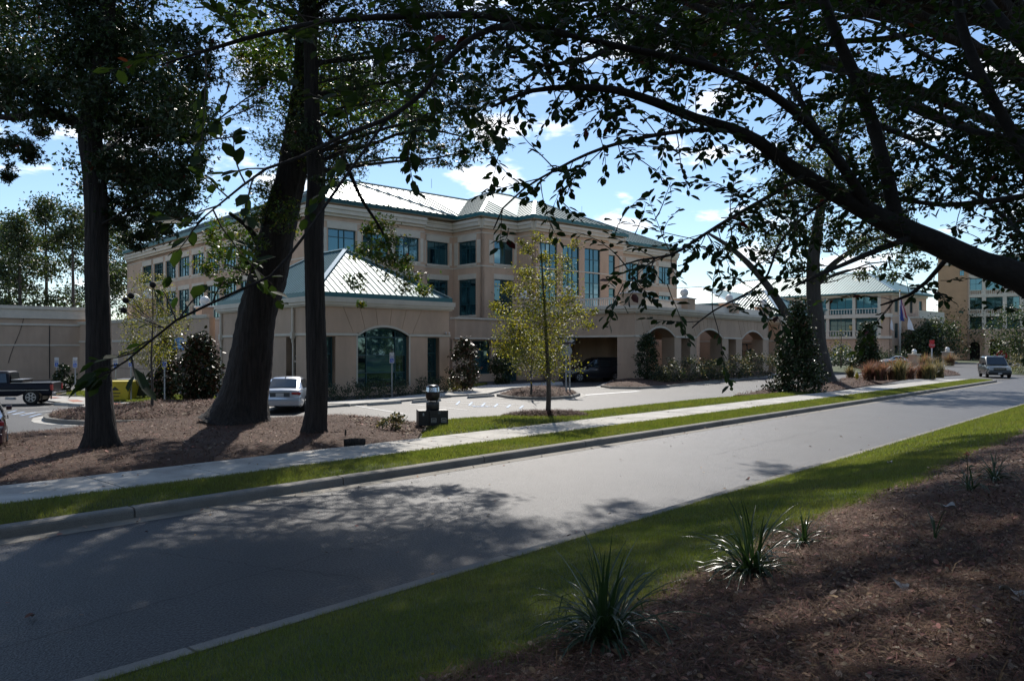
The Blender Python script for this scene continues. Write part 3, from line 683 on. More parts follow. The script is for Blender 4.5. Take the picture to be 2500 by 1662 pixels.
# ---- porch with arches (porte-cochere)
B4 = thing('arched_porch', 'long drive through porch of tan arches with a balustrade and white globes on top', 'porch', (9.5, 60, 0), R(51))
LP, DP = 27.4, 11.3
m = MB(); t = MB()
arches = [(1.6,6.5),(10.6,16.0),(20.6,26.0)]; slots = [(7.7,9.4),(17.4,19.2)]
piers = [(0,1.6),(6.5,7.7),(9.4,10.6),(16.0,17.4),(19.2,20.6),(26.0,27.4)]
SZ, CZ, TZ = 3.6, 4.35, 5.47
for a in (0, 6.6, 10.0, 16.3, 19.7, 26.5): m.box(a, a+.9, DP-1.1, DP-.2, 0, SZ+.05)
m.box(0, LP, DP-1.15, DP-.15, SZ+.05, TZ+.1)
for y0 in (0,):
    for i, (a, b) in enumerate(piers):
        c = a+.0
        for z0, z1 in ((0,.34),(.34,1.42),(1.44,2.5),(2.52,SZ)):
            g = .06 if z1 < .4 else 0; m.box(a-g, b+g, y0-g, y0+(1.6 if (i == 0) else 1.2)+g, z0, z1)
        m.box(a+.02, b-.02, y0+.02, y0+1.18, .3, SZ)
    ops = arches
    xs = [0] + [v for ab in arches for v in ab] + [LP]
    for a, b in zip(xs[::2], xs[1::2]): m.box(a, b, y0+.02, y0+1.0, SZ, TZ+.1)
    for a, b in arches: archfill(m, a, b, SZ, CZ, TZ+.1, y0+.02, y0+1.0)
for a, b in arches: archtrim(t, a, b, SZ, CZ, .16, -.05, .05)
for a, b in zip([0]+[b+.16 for a, b in arches], [a-.16 for a, b in arches]+[LP]): t.box(a-.03, b+.03, -.06, .03, SZ-.02, SZ+.12)
t.build('arch_band', cream, B4); t = MB()
# left side: beam on a round pier and the corner pier
m.box(.02, 1.0, 1.0, DP-.2, SZ-.02, TZ+.1); m.lathe([(1.05,0),(1.05,.35),(.95,.4),(.92,SZ)], (.9, DP-.9, 0), 20); m.box(0, .8, 7.2, 8.0, 0, SZ)
t.box(-.06, .03, .05, DP, SZ-.021, SZ+.119)
t.box(-.42, LP+.3, -.42, .6, 5.75, 6.0); t.box(-.3, LP+.2, -.3, .6, 5.55, 5.75); t.box(-.14, LP+.1, -.14, .6, 5.42, 5.55)
t.box(-.419, .6, .601, DP, 5.751, 5.999); t.box(-.299, .6, .601, DP, 5.551, 5.751); t.box(-.139, .6, .601, DP, 5.421, 5.551)
m.box(1.0, LP, 1.0, DP-.2, 4.9, 5.1); m.build('wall', stucco2, B4)
# stucco panels over the arches with radiating grooves
bx = [0]; 
for a, b in arches:
    c = (a+b)/2; ks = (-.5,-.34,-.2,-.07,.07,.2,.34,.5)
    J_b = [c+k*(b-a)*1.02 for k in ks]; J_t = [c+k*(b-a)*1.36 for k in ks]; ap = archpts(a-.16, b+.16, SZ, CZ+.16, 60)
    for i in range(7):
        n = 5; lo = [J_b[i]+.02+(J_b[i+1]-J_b[i]-.04)*k/n for k in range(n+1)]
        p = MB(); p.prismy([(x, min(ap, key=lambda q: abs(q[0]-x))[1]) for x in lo] + [(J_t[i+1]-.02, 5.42), (J_t[i]+.02, 5.42)], -.0, .1); p.build('wall_panel', stucco2, B4)
t.build('trim', cream, B4)
peds = [(0,0),(8.8,0),(18.3,0),(27.0,0),(0,6.2),(0,DP-.4),(0,3.2)]
for x, y in peds[:6]: ped = MB(); ped.box(x-.1, x+1.35, y-.1, y+1.25, 6.0, 6.95); ped.build('pedestal', stucco2, B4)
for x, y in peds[:6]:
    g = MB(); g.box(x-.2, x+1.45, y-.2, y+1.35, 6.95, 7.05); g.lathe([(.42,0),(.42,.08),(.2,.14),(.2,.2)], (x+.62,y+.57,7.05), 14); g.ball((x+.62,y+.57,7.52), .37, 18, 10); g.build('globe', globem, B4, True)
rl = MB(); rl.box(1.3, 8.7, .35, .5, 6.62, 6.74); rl.box(1.3, 8.7, .36, .49, 6.0, 6.1); rl.box(.35, .5, 1.3, 6.1, 6.62, 6.74); rl.box(.36, .49, 1.3, 6.1, 6.0, 6.1); rl.box(.351, .501, 7.5, DP-.5, 6.621, 6.741); rl.box(.361, .491, 7.5, DP-.5, 6.001, 6.101)
rl.box(10.2, 18.2, .3, .5, 6.0, 6.62); rl.box(19.7, 26.9, .3, .5, 6.0, 6.62); rl.build('parapet_rail', white, B4)
bal = MB(); bal.box(-.035, .035, -.035, .035, 0, .52); bme = None
def baluster(x, y):
    global bme
    if bme is None: o = bal.build('baluster', white, B4); bme = o.data
    else: o = link('baluster', bme, None, B4)
    o.location = (x, y, 6.1)
for i in range(35): baluster(1.5+i*.205, .425)
for i in range(23): baluster(.425, 1.5+i*.2)
for i in range(16): baluster(.425, 7.65+i*.2)
# dark entrance wall behind the porch
m = MB(); cells(m, -2, LP, 0, 5.3, DP+2.2, DP+2.5, [(1,7,.3,3.4),(8.4,12.6,.3,3.4),(14,18.6,.3,3.4),(20,26,.3,3.4)]); m.build('wall', stucco2, B4)
for a, b in ((1,7),(8.4,12.6),(14,18.6),(20,26)): window(B4, None, a, b, .3, 3.4, (.25,.5,.75), (.45,.75), y=DP+2.35)
m = MB(); m.box(-1, LP, DP+3, DP+3.4, 0, 5.2); m.build('interior', pitm, B4)

# ---- second pavilion at the far end of the porch
B5 = thing('end_pavilion', 'far tan pavilion whose metal roof glints in the sun behind the porch balustrade', 'pavilion', (28.3, 82, 0), R(42.5))
m = MB(); m.box(0, 8.5, 0, 10, 0, 5.4); m.build('wall', stucco, B5)
t = MB(); t.box(-.28, 8.8, -.28, 10.3, 5.4, 6.05); t.box(-.1, 8.6, -.1, 10.1, 5.2, 5.4); t.box(-.05, 8.55, -.05, 10.05, 3.4, 3.55); t.build('trim', cream, B5)
hip(B5, 0, 8.5, 0, 10, 6.32, .66, over=.1, seams='l', step=.4)
m = MB(TL); m.box(-1.5, -1.36, -.15, -.02, .1, 5.1); m.build('downspout', cream, B5)
window(B5, TL, -4.6, -3.2, .5, 3.2, (.5,), (.7,), y=-.01)

# ---- blue grey roofed wing far behind
B6 = thing('rear_wing', 'distant wing with plain blue grey roof seen between main building and oak', 'building', (33, 118, 0), R(42.5))
m = MB(); m.box(0, 30, 0, 40, 0, 9.4); m.build('wall', stucco2, B6)
hip(B6, 0, 30, 0, 40, 9.6, .26, over=.6, seams='', step=.8)

# ---- balcony building
B7 = thing('balcony_building', 'three storey tan building with white balustrade balconies and green hip roof behind the flagpole', 'building', (70.8, 145, 0), R(42.5))
wl = MB(TL); tr = MB(TL); NB = [(-23.4,-17.6),(-17.0,-11.2),(-10.6,-3.0)]
NB = [(-42.0,-36.6),(-36.0,-30.6),(-30.0,-24.6),(-24.0,-18.6),(-18.0,-12.6),(-12.0,-7.4),(-6.8,-2.6)]
opn = []
for a, b in NB: opn += [(a,b,9.3,12.5),(a,b,5.0,8.5)]
cells(wl, -44, 0, 0, 13.0, 0, .5, opn + [(a+.6,b-.2,0,3.2) for a, b in NB])
for a, b in NB: archfill(wl, a+.6, b-.2, 2.2, 3.2, 3.25, 0, .5)
for a, b in NB: archtrim(tr, a+.6, b-.2, 2.2, 3.2, .35, -.08, .02)
tr.box(-44, .1, -.3, .02, 8.5, 9.2); tr.box(-44, .1, -.3, .02, 4.5, 5.0); tr.box(-44.1, .3, -.3, .02, 12.6, 13.0)
for a, b in NB:
    tr.box(b, b+.6, -.06, .02, 5, 12.6)
    for z in (9.3, 5.1): tr.box(a, b, -.12, .1, z+.85, z+1.0)
wl.T = None; tr.T = None
cells(wl, 0, 17, 0, 13.0, -.001, .5, [(1.2,3.0,9.5,12.0),(8.4,10,9.5,12.0),(13.2,14.8,9.5,12),(1.2,3,4.6,7.4),(1.2,3,.4,3.2)])
wl.box(5.0, 17.6, -3.0, 0, 0, 8.3); wl.box(16.5, 17, .5, 14, 0, 13); wl.box(.5, 17, 13.5, 14, 0, 13)
tr.box(4.8, 17.8, -3.2, 0, 8.3, 8.7); tr.box(4.9, 17.7, -3.1, -2.9, 8.7, 9.8); tr.box(4.9, 17.7, -3.12, 0, 4.0, 4.5); tr.box(0, 17.2, -.2, 0, 12.6, 13.0); tr.box(3.4, 4.1, -.15, 0, 0, 12.6)
wl.build('wall', stucco, B7); tr.build('trim', cream, B7)
m = MB(); m.box(.8, 16, .8, 13, .1, 12.8); m.build('interior', pitm, B7)
m = MB(TL); m.box(-43.5, -.5, 1.4, 1.6, .1, 12.8); m.build('interior', pitm, B7)
for a, b in NB:
    for z0, z1 in ((9.3,12.5),(5.0,8.5)): window(B7, TL, a, b, z0, z1, (.33,.67), (.6,), y=.35, fm=framem, gm=glassb)
    window(B7, TL, a+.6, b-.2, 0.05, 3.2, (.5,), (), y=.4, one=True)
for a, b, c, d in ((1.2,3.0,9.5,12.0),(8.4,10,9.5,12.0),(13.2,14.8,9.5,12),(1.2,3,4.6,7.4),(1.2,3,.4,3.2)): window(B7, None, a, b, c, d, (), (), y=.2)
window(B7, None, 8.2, 12.6, 4.9, 7.9, (.33,.67), (.5,), y=-3.02); window(B7, None, 14.6, 16.6, 4.9, 7.9, (), (), y=-3.02); window(B7, None, 8.4, 12.4, .3, 3.3, (.25,.5,.75), (.8,), y=-3.02)
bm = MB(TL); bm.lathe([(.09,0),(.05,.1),(.13,.35),(.05,.6),(.09,.85)], (0,0,0), 6); bo = None
for a, b in NB:
    for z in (9.3, 5.1):
        k = a+.25
        while k < b-.1:
            if bo is None: bo = bm.build('baluster', white, B7); o = bo
            else: o = link('baluster', bo.data, None, B7)
            v = TL @ Vector((k, -.0, z)); o.location = v; k += .55
hip(B7, 0, 17, 0, 44, 13.3, .50, over=.9, seams='l', step=.62)

# ---- tall building at the right edge
B8 = thing('hospital_block', 'tall orange tan block with stacked balconies half hidden behind the thick limb', 'building', (99.6, 182, 0), R(-33))
m = MB(); cells(m, 0, 5.9, 0, 23.7, 0, .5, [(4.4,5.3,19.4,20.6),(4.2,5.2,10.8,11.3)]); m.box(0, .5, .5, 14, 0, 23.7); m.build('wall', orangew, B8)
bays = [(6.4,8.8),(9.6,12.8),(13.6,16.0),(16.8,20.0),(20.8,24.0)]; fl = 4.4
m = MB(); cells(m, 5.9, 30, 0, 23.7, 1.0, 1.5, [(a,b,7.1+fl*k,9.9+fl*k) for a, b in bays for k in range(4)] + [(a,b-.4,0,4.2) for a, b in bays])
for a, b in bays: archfill(m, a, b-.4, 3.2, 4.2, 4.3, 1.0, 1.5)
m.box(5.9, 6.2, .5, 1.0, 0, 23.7); m.build('wall', stucco, B8)
m = MB(); m.box(9.5, 22, -5, .95, 4.7, 6.9)
for x in (9.5, 13.5, 17.5, 21): m.box(x, x+1.0, -5, -4, 0, 4.7)
m.build('entrance_canopy', stucco, B8)
m = MB(); m.box(.8, 29, 2.4, 13, .1, 23.2); m.build('interior', pitm, B8)
t = MB(); t.box(-.25, 5.95, -.25, .6, 21.9, 22.6); t.build('cornice', cream, B8)
for k in range(4):
    t = MB(); t.box(6.2, 30, .55, 1.0, 9.95+fl*k, 10.65+fl*k); t.build('slab_band', cream, B8)
    if k < 3:
        for a, b in bays: t = MB(); t.box(a, b, .65, .9, 11.45+fl*k, 11.6+fl*k); t.build('handrail', cream, B8)
for a, b in zip([5.95]+[b for a, b in bays], [a for a, b in bays]+[25]): t = MB(); t.box(a, b, .6, .995, 7.0, 23); t.build('pilaster', cream, B8)
bm = MB(); bm.box(-.08, .08, -.08, .08, 0, .8); bo = None
for a, b in bays[:4]:
    for k in range(3):
        x = a+.2
        while x < b:
            if bo is None: bo = bm.build('baluster', cream, B8); o = bo
            else: o = link('baluster', bo.data, None, B8)
            o.location = (x, .77, 10.65+fl*k); x += .42
for a, b in bays:
    for k in range(4): window(B8, None, a, b, 7.1+fl*k, 9.9+fl*k, (.5,), (.55,), y=1.3, one=True)
window(B8, None, 4.4, 5.3, 19.4, 20.6, (.5,), (), y=.2); window(B8, None, 4.2, 5.2, 10.8, 11.3, (), (), y=.2)
t = MB()
for x in (12.2,12.6,13.0,13.4,13.8, 14.6,15.0,15.4,15.8): t.box(x, x+.26, -5.06, -5.0, 5.9, 6.3)
t.build('lettering', M('bronze_letters', (.09,.05,.03), .6), B8)
# ------------------------------------------------------------------ trees
def curve(a, b, n=7, sag=.15, wob=.06):
    a, b = Vector(a), Vector(b); L_ = (b-a).length; o = []
    k1 = Vector((random.uniform(-1,1), random.uniform(-1,1), random.uniform(-1,1)))*wob*L_
    for i in range(n):
        t = i/(n-1); p = a.lerp(b, t); p.z += sag*L_*4*t*(1-t); p += k1*math.sin(t*math.pi)*1.0 + Vector((random.uniform(-1,1), random.uniform(-1,1), random.uniform(-1,1)))*wob*.25*L_*(0 < i < n-1); o.append(p)
    return o
def pathpts(l, Y): return [P(x, y, Y if len(r) == 0 else r[0]) for x, y, *r in l]
def densify(pts, rad, step):
    o, r = [], []
    for i in range(len(pts)-1):
        a, b = pts[i], pts[i+1]; n = max(1, int((b-a).length/step)); pm = pts[max(i-1,0)]; pn = pts[min(i+2, len(pts)-1)]
        for k in range(n):
            t = k/n; t2, t3 = t*t, t*t*t
            o.append(.5*((2*a)+(b-pm)*t+(2*pm-5*a+4*b-pn)*t2+(3*a-pm-3*b+pn)*t3)); r.append(rad[i]+(rad[i+1]-rad[i])*t)
    o.append(pts[-1]); r.append(rad[-1]); return o, r
def trunkmesh(mb, pts, rad, n=26, ridge=.06, step=.12, flare=None):
    pts, rad = densify(pts, rad, step); x = None; vs = []; fs = []; ph = [random.uniform(0, 6.28) for _ in range(6)]
    for i, p in enumerate(pts):
        d = (pts[min(i+1, len(pts)-1)]-pts[max(i-1, 0)]).normalized()
        if x is None: x = Vector((1,0,0))
        x = (x-d*x.dot(d)).normalized(); y = d.cross(x); h = p.z-pts[0].z
        for k in range(n):
            a = 2*math.pi*k/n; r = rad[i]*(1 + ridge*(.5*math.sin(a*9+ph[0]+.8*math.sin(h*1.3))+.5*math.sin(a*5+ph[1]+h*.5)+.6*random.uniform(-.5,.5)) + .04*math.sin(h*2.1+ph[2]+a))
            if flare: r *= 1 + flare*math.exp(-max(h,0)/.32)*(.35+.65*max(0, math.sin(a*3+ph[3])*.6+math.sin(a*5+ph[4])*.5))
            vs.append(p+x*math.cos(a)*r+y*math.sin(a)*r)
    for i in range(len(pts)-1):
        for k in range(n): fs.append((i*n+k, i*n+(k+1)%n, (i+1)*n+(k+1)%n, (i+1)*n+k))
    mb._add(vs, fs); return pts, rad
def crown_from_clusters(cl, dens, leaf, sub=.34, twigs=None, src=None, squash=.85):
    """cl: (centre, radius); returns leaf positions, adds twig tubes"""
    out_ = []
    for c, r in cl:
        ns = max(4, int(5+r*5))
        for _ in range(ns):
            d = Vector(RNG.normal(size=3)).normalized()*r*random.uniform(.25, 1.0); d.z *= squash; s = c+d
            n = max(3, int(dens*r**1.4/ns*random.uniform(.5, 1.5))); sg = r*sub*random.uniform(.6, 1.2)
            out_.append(np.array(s)+RNG.normal(size=(n,3))*np.array([sg,sg,sg*.65]))
            if twigs is not None: twigs.tube(curve(c, s, 4, .05, .08), [max(.004, r*.012), max(.003, r*.008), max(.002, r*.005), .002], 4, cap=False)
    return np.vstack(out_)
def limbs_to(mb, cl, spine, srad, k=.30, minr=.012):
    for c, r in cl:
        if r < .5: continue
        best = min(range(len(spine)), key=lambda i: (spine[i]-c).length + (2.5*max(0, spine[i].z-c.z+.2*(spine[i]-c).length)))
        a = spine[best]; L_ = (c-a).length
        if L_ < .3: continue
        r0 = max(minr, min(srad[best]*.5, L_*.013)); pts = curve(a, c, 8, .06, .07); mb.tube(pts, [r0*(1-.8*i/7) for i in range(8)], 6, cap=False)
def foliage(root, pos, size, tv, tf, mats, probs, droop=.35, single=0, name='foliage'):
    n = len(pos); mi = RNG.choice(len(mats), n, p=probs); rot = rand_rot(n, droop, .35); sz = size*RNG.uniform(.65, 1.2, n)
    if single:                                     # the leaves that show largest stand on their own
        px = CX+F*pos[:,0]/np.maximum(pos[:,1],.1); py = HY-F*(pos[:,2]-EYE)/np.maximum(pos[:,1],.1)
        ok = (px > 0)&(px < 2500)&(py > 0)&(py < 1662); score = np.where(ok, sz/np.maximum(pos[:,1],.1), 0); idx = np.argsort(-score)[:single]; idx = idx[score[idx] > 0]
        lm = {}
        for i in idx:
            k = int(mi[i])
            if k not in lm: lm[k] = npmesh('leaf', tv, [tf], [mats[k]])
            o = link('leaf', lm[k], None, root); o.matrix_local = Matrix.Translation(Vector(pos[i])-root.location) @ Matrix([list(r) for r in rot[i]]).to_4x4() @ Matrix.Scale(float(sz[i]), 4)
        keep = np.ones(n, bool); keep[idx] = False
    else: keep = np.ones(n, bool)
    loc = np.array(root.location)
    me = leafmesh(name, [(pos[keep & (mi == k)]-loc, sz[keep & (mi == k)], tv, tf, rot[keep & (mi == k)], k) for k in range(len(mats)) if (keep & (mi == k)).any()], mats)
    o = link(name, me, None, root); o['kind'] = 'stuff'; return o
def relmb(mb, root):
    l = root.location; mb.v = [(v[0]-l.x, v[1]-l.y, v[2]-l.z) for v in mb.v]; return mb
def px_clusters(l, Y, jit=1.2, rnd=None):
    o = []
    for x, y, r, *k in l:
        yy = (k[0] if k else Y) + random.uniform(-jit, jit); o.append((P(x, y, yy), r*yy/F))
    return o
def big_tree(label, cat, path, radpx, Y, cl, dens, leafsize, mats, probs, flare=.5, group=None, single=0, limbs=(), ridge=.06, bk=None, tv=STAR_V, tf=STAR_F, name='sweetgum_tree', droop=.35, high=()):
    pts = pathpts(path, Y); rad = [r*(path[i][2] if len(path[i]) > 2 else Y)/F for i, r in enumerate(radpx)]
    root = thing(name, label, cat, tuple(pts[0]), 0, group)
    m = MB(); sp, sr = trunkmesh(m, pts, rad, flare=flare, ridge=ridge); relmb(m, root).build('trunk', bk or bark, root, True)
    lm = MB()
    for lp, lr in limbs:
        q, qr = trunkmesh(lm, pathpts(lp, Y), [r*Y/F for r in lr], n=12, step=.2, ridge=.05); sp = sp+q; sr = sr+qr
    limbs_to(lm, cl, sp, sr)
    pos = crown_from_clusters(cl, dens, leafsize, twigs=lm)
    relmb(lm, root).build('branches', bk or bark, root, True)
    foliage(root, pos, leafsize, tv, tf, mats, probs, single=single, droop=droop)
    if high:
        hm = MB(); limbs_to(hm, high, sp, sr); relmb(hm, root).build('branches', bk or bark, root, True)
        foliage(root, crown_from_clusters(high, 330, .2), .17, OVAL_V, OVAL_F, [mats[0]], [1.0], name='upper_foliage')
    return root
# left sweetgum
c1 = [(40,60,120),(180,40,130),(330,60,130),(60,200,105),(170,180,110),(300,190,130),(430,110,100),(410,290,105),(310,330,110),(310,440,70),(390,470,75),(440,390,75),(460,250,55),(480,170,50),(360,560,50),(420,520,50),(25,340,45),(75,370,35),(300,540,40),(120,260,60),(20,260,50),(230,260,80),(350,420,70),(480,330,40),(330,590,30),(30,150,70),(240,110,90),(380,200,80),(400,430,72),(450,330,72),(350,510,60),(405,560,42),(310,400,65),(445,480,45),(360,300,80),(300,510,50),(420,250,80),(480,400,30),(20,420,25),(100,330,30)]
h1 = [(random.uniform(-250,560), random.uniform(-650,-110), random.uniform(110,190)) for _ in range(26)]
c1 += [(x, random.uniform(-130,-20), 110) for x in range(-250,560,130)]
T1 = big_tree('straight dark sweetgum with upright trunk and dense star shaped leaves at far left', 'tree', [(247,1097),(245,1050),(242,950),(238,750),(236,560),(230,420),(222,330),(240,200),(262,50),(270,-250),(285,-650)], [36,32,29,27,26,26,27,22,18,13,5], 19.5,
    px_clusters(c1, 19.5, 1.6), 1300, .098, [gumshade, redleaf], [.99,.01], high=px_clusters(h1, 19.5, 3)+px_clusters([(random.uniform(-120,380), random.uniform(-30,300), 90) for _ in range(18)], 24.5, 3)+px_clusters([(random.uniform(160,470), random.uniform(220,430), 62) for _ in range(14)], 31, 2), flare=.75, single=160,
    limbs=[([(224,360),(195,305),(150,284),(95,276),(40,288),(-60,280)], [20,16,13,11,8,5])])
# leaning sweetgum
c2 = [(600,60,70),(650,110,110),(700,250,110),(620,180,70),(800,300,110),(760,390,60),(830,420,50),(620,250,45),(610,150,55),(690,370,70),
      (570,560,50),(540,625,45),(610,600,45),(500,655,38),(640,520,48),(690,520,42),(600,660,35),(560,690,30),(650,470,45),(700,560,30),(520,590,35),
      (930,545,42),(900,610,42),(950,640,48),(1000,680,42),(1030,712,26),(870,690,30),(880,740,14),(940,590,40),(900,560,25),(985,640,30)]
h2 = [(random.uniform(450,1250), random.uniform(-620,-150), random.uniform(110,190)) for _ in range(26)]
c2 += [(x, random.uniform(-130,-20), 110) for x in range(450,1250,130)]
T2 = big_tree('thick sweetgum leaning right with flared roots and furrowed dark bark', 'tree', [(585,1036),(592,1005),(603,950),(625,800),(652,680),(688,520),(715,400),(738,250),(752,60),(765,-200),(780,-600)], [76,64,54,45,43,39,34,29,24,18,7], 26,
    px_clusters(c2, 25.5, 1.8), 820, .092, [gumleaf, yel_sunlit_leaf, redleaf], [.86,.13,.01], high=px_clusters(h2, 25, 3.5)+px_clusters([(random.uniform(640,1060), random.uniform(80,340), 80) for _ in range(20)], 30, 3), flare=.55, single=120, ridge=.09,  # share of yellow leaves stands in for sunlit ones in this crown
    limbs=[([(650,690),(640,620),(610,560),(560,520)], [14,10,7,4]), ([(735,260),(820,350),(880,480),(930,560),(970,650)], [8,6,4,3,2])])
# slender sweetgum
c3 = [(880,70,120),(1000,60,120),(1100,130,105),(930,240,105),(1050,250,105),(1150,270,75),(1000,350,55),(1065,385,40),(1140,375,42),(1195,335,50),(780,110,100),(860,170,90),(830,360,55),(900,340,55),(1180,180,60),(980,160,80),(1230,90,60),(800,440,28),(1010,395,28),(740,320,55)]
h3 = [(random.uniform(520,1200), random.uniform(-600,-110), random.uniform(110,190)) for _ in range(20)]
c3 += [(x, random.uniform(-130,-20), 110) for x in range(520,1200,130)]
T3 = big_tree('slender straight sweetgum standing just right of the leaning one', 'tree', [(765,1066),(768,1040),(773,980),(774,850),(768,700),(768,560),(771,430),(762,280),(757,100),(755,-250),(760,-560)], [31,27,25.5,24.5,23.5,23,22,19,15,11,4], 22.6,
    px_clusters(c3, 23, 1.8), 850, .096, [gumshade, redleaf], [.99,.01], high=px_clusters(h3, 23, 3.5), flare=.45, single=100)
# tall oak beyond the right edge: only its shade reaches the picture
oc = []
for _ in range(24):
    y = random.uniform(26, 38); x = random.uniform(1, 11); z = 2.7+y*random.uniform(.37,.46); oc.append((Vector((x,y,z)), random.uniform(.7,1.3)))
while len(oc) < 158:
    y = random.uniform(13, 38); x = random.uniform(-7, 17); z = .447*y+2.7+1.9+random.random()*6
    if z < 25.5: oc.append((Vector((x,y,z)), random.uniform(1.0,1.7)))
root = thing('oak_tree', 'tall oak standing just beyond the right edge whose high crown shades the road', 'tree', (17.6, 20, .4))
m = MB(); sp, sr = trunkmesh(m, [Vector((17.6,20,.3)), Vector((15.4,20,4)), Vector((14.5,20.3,9)), Vector((12,20.8,14)), Vector((9,21,19))], [.45,.36,.30,.2,.06], flare=.5); limbs_to(m, oc, sp, sr)
relmb(m, root).build('trunk', bark, root, True); foliage(root, crown_from_clusters(oc, 620, .2, sub=.28), .17, OVAL_V, OVAL_F, [ovalleaf], [1.0])

# ---- the big limbed tree reaching in from the right, close to the camera
NT = thing('spreading_tree', 'close spreading tree whose thick arching limb and oval leaves reach in from the right', 'tree', (P(2760,1300,5.6).x, 5.6, 1.05))
lim = MB(); SP = []
def limb(l, rad, n=14, step=.10, reg=True):
    pts = [P(x, y, Y) for x, y, Y in l]; q, r = trunkmesh(lim, pts, [a*l[i][2]/F for i, a in enumerate(rad)], n=n, step=step, ridge=.035)
    if reg: SP.extend(zip(q, r))
    return q, r
LQ = []
LQ.append((limb([(2790,1300,5.5),(2740,950,5.5),(2640,790,5.6),(2500,680,5.7),(2400,645,5.8),(2280,590,5.9),(2190,552,6),(2100,505,6),(2000,450,6),(1920,400,5.9),(1850,345,5.8),(1780,312,5.7),(1700,290,5.6),(1600,250,5.4),(1500,220,5.2),(1400,214,5.1),(1300,222,5),(1200,262,4.9)], [66,58,48,36,32,29,27,23,19,17,15,12.5,12,11,9.5,7.5,5.5,3], 18), 1.0))
LQ.append((limb([(2190,552,6),(2165,430,6.1),(2130,300,6.2),(2085,180,6.2),(2040,80,6.2),(1990,-60,6.2)], [17,16,15.5,15,13,11]), 1.0))
LQ.append((limb([(2130,530,6),(2080,440,5.9),(2000,330,5.8),(1930,265,5.7),(1840,205,5.6),(1740,168,5.5),(1620,138,5.4),(1500,112,5.2),(1380,85,5),(1250,55,4.8),(1120,25,4.6)], [13,12.5,12,11,10,10,9,8,6,4.5,3]), 1.1))
LQ.append((limb([(2640,790,5.6),(2560,470,5.8),(2480,340,6),(2400,200,6.1),(2350,70,6.2),(2330,-60,6.2)], [20,15,13.5,13,12,10]), .9))
LQ.append((limb([(2590,560,5.8),(2540,200,6.4),(2470,80,6.6),(2380,-20,6.8)], [14,13,12,10]), .7))
LQ.append((limb([(2240,575,6),(2140,612,5.7),(2050,650,5.5),(1990,675,5.4),(1940,700,5.3)], [9,7,5,4,2]), .25))
LQ.append((limb([(1960,430,5.9),(1880,478,5.7),(1780,535,5.5),(1700,585,5.3),(1640,622,5.2),(1560,635,5.1),(1500,655,5)], [6,5,4.5,3.7,3,2.2,1.5]), .9))
LQ.append((limb([(1820,322,5.8),(1700,318,5.5),(1580,334,5.2),(1477,360,5),(1400,392,4.9),(1356,415,4.8),(1280,460,4.7),(1227,509,4.7),(1205,560,4.7)], [6,5.5,5,4,3.5,3,2.5,2,1.5]), .5))
LQ.append((limb([(1380,85,5),(1200,42,4.5),(1000,40,4.2),(812,52,4),(650,82,3.8),(500,125,3.6),(390,160,3.5)], [10,9,8,7,6,4,2]), .5))
LQ.append((limb([(1340,75,5),(1200,70,4.4),(1094,143,4.2),(1036,223,4),(946,290,3.8),(857,323,3.6),(730,385,3.4),(650,412,3.3),(590,455,3.2),(520,512,3.1),(480,545,3.1)], [8,8,7,6.5,6,5,4,3.5,3,2.2,1.6]), .42))
LQ.append((limb([(946,290,3.8),(830,450,3.5),(740,580,3.3),(660,675,3.2),(590,706,3.1),(500,748,3.05),(430,782,3),(370,830,3),(310,880,3),(270,905,3)], [3.5,3.5,3.5,3.5,3.3,3.2,3,2.7,2.3,1.6]), .0))
LQ.append((limb([(2030,480,6),(1950,540,6.2),(1900,600,6),(1860,690,5.8),(1740,760,5.6),(1690,800,5.5)], [4,3.5,3,2.5,2,1.5]), .4))
LQ.append((limb([(2330,610,6.2),(2260,690,6.4),(2220,720,6.4),(2150,745,6.4)], [7,5,4,2]), .6))
for a in ([(2560,470,5.9),(2300,500,7),(2100,470,7.5),(1950,480,8)],[(2480,340,6),(2300,300,7),(2150,240,7.5),(1980,230,8)],[(2400,200,6.1),(2250,130,7),(2150,60,7.5),(2050,40,8)],[(2600,700,5.8),(2480,560,7),(2380,470,8),(2300,420,8.4)],[(2000,330,5.8),(1880,120,6.5),(1800,30,7),(1760,-50,7)],[(1740,168,5.5),(1600,60,6),(1500,10,6)],[(2130,300,6.2),(2250,350,7),(2350,400,7.6),(2450,430,8)],[(1500,112,5.2),(1420,150,5.6),(1330,160,5.8),(1250,150,6)],[(2085,180,6.2),(1950,150,7),(1850,90,7.4)],[(2640,790,5.7),(2560,560,7.4),(2450,300,8.6),(2400,120,9)]):
    LQ.append((limb(a, [8,6,4,2][:len(a)] if len(a) < 5 else [8,6,4,3,2], 8, .2), 1.1))
tw = MB(); lp, lrot, lsz, lmat = [], [], [], []
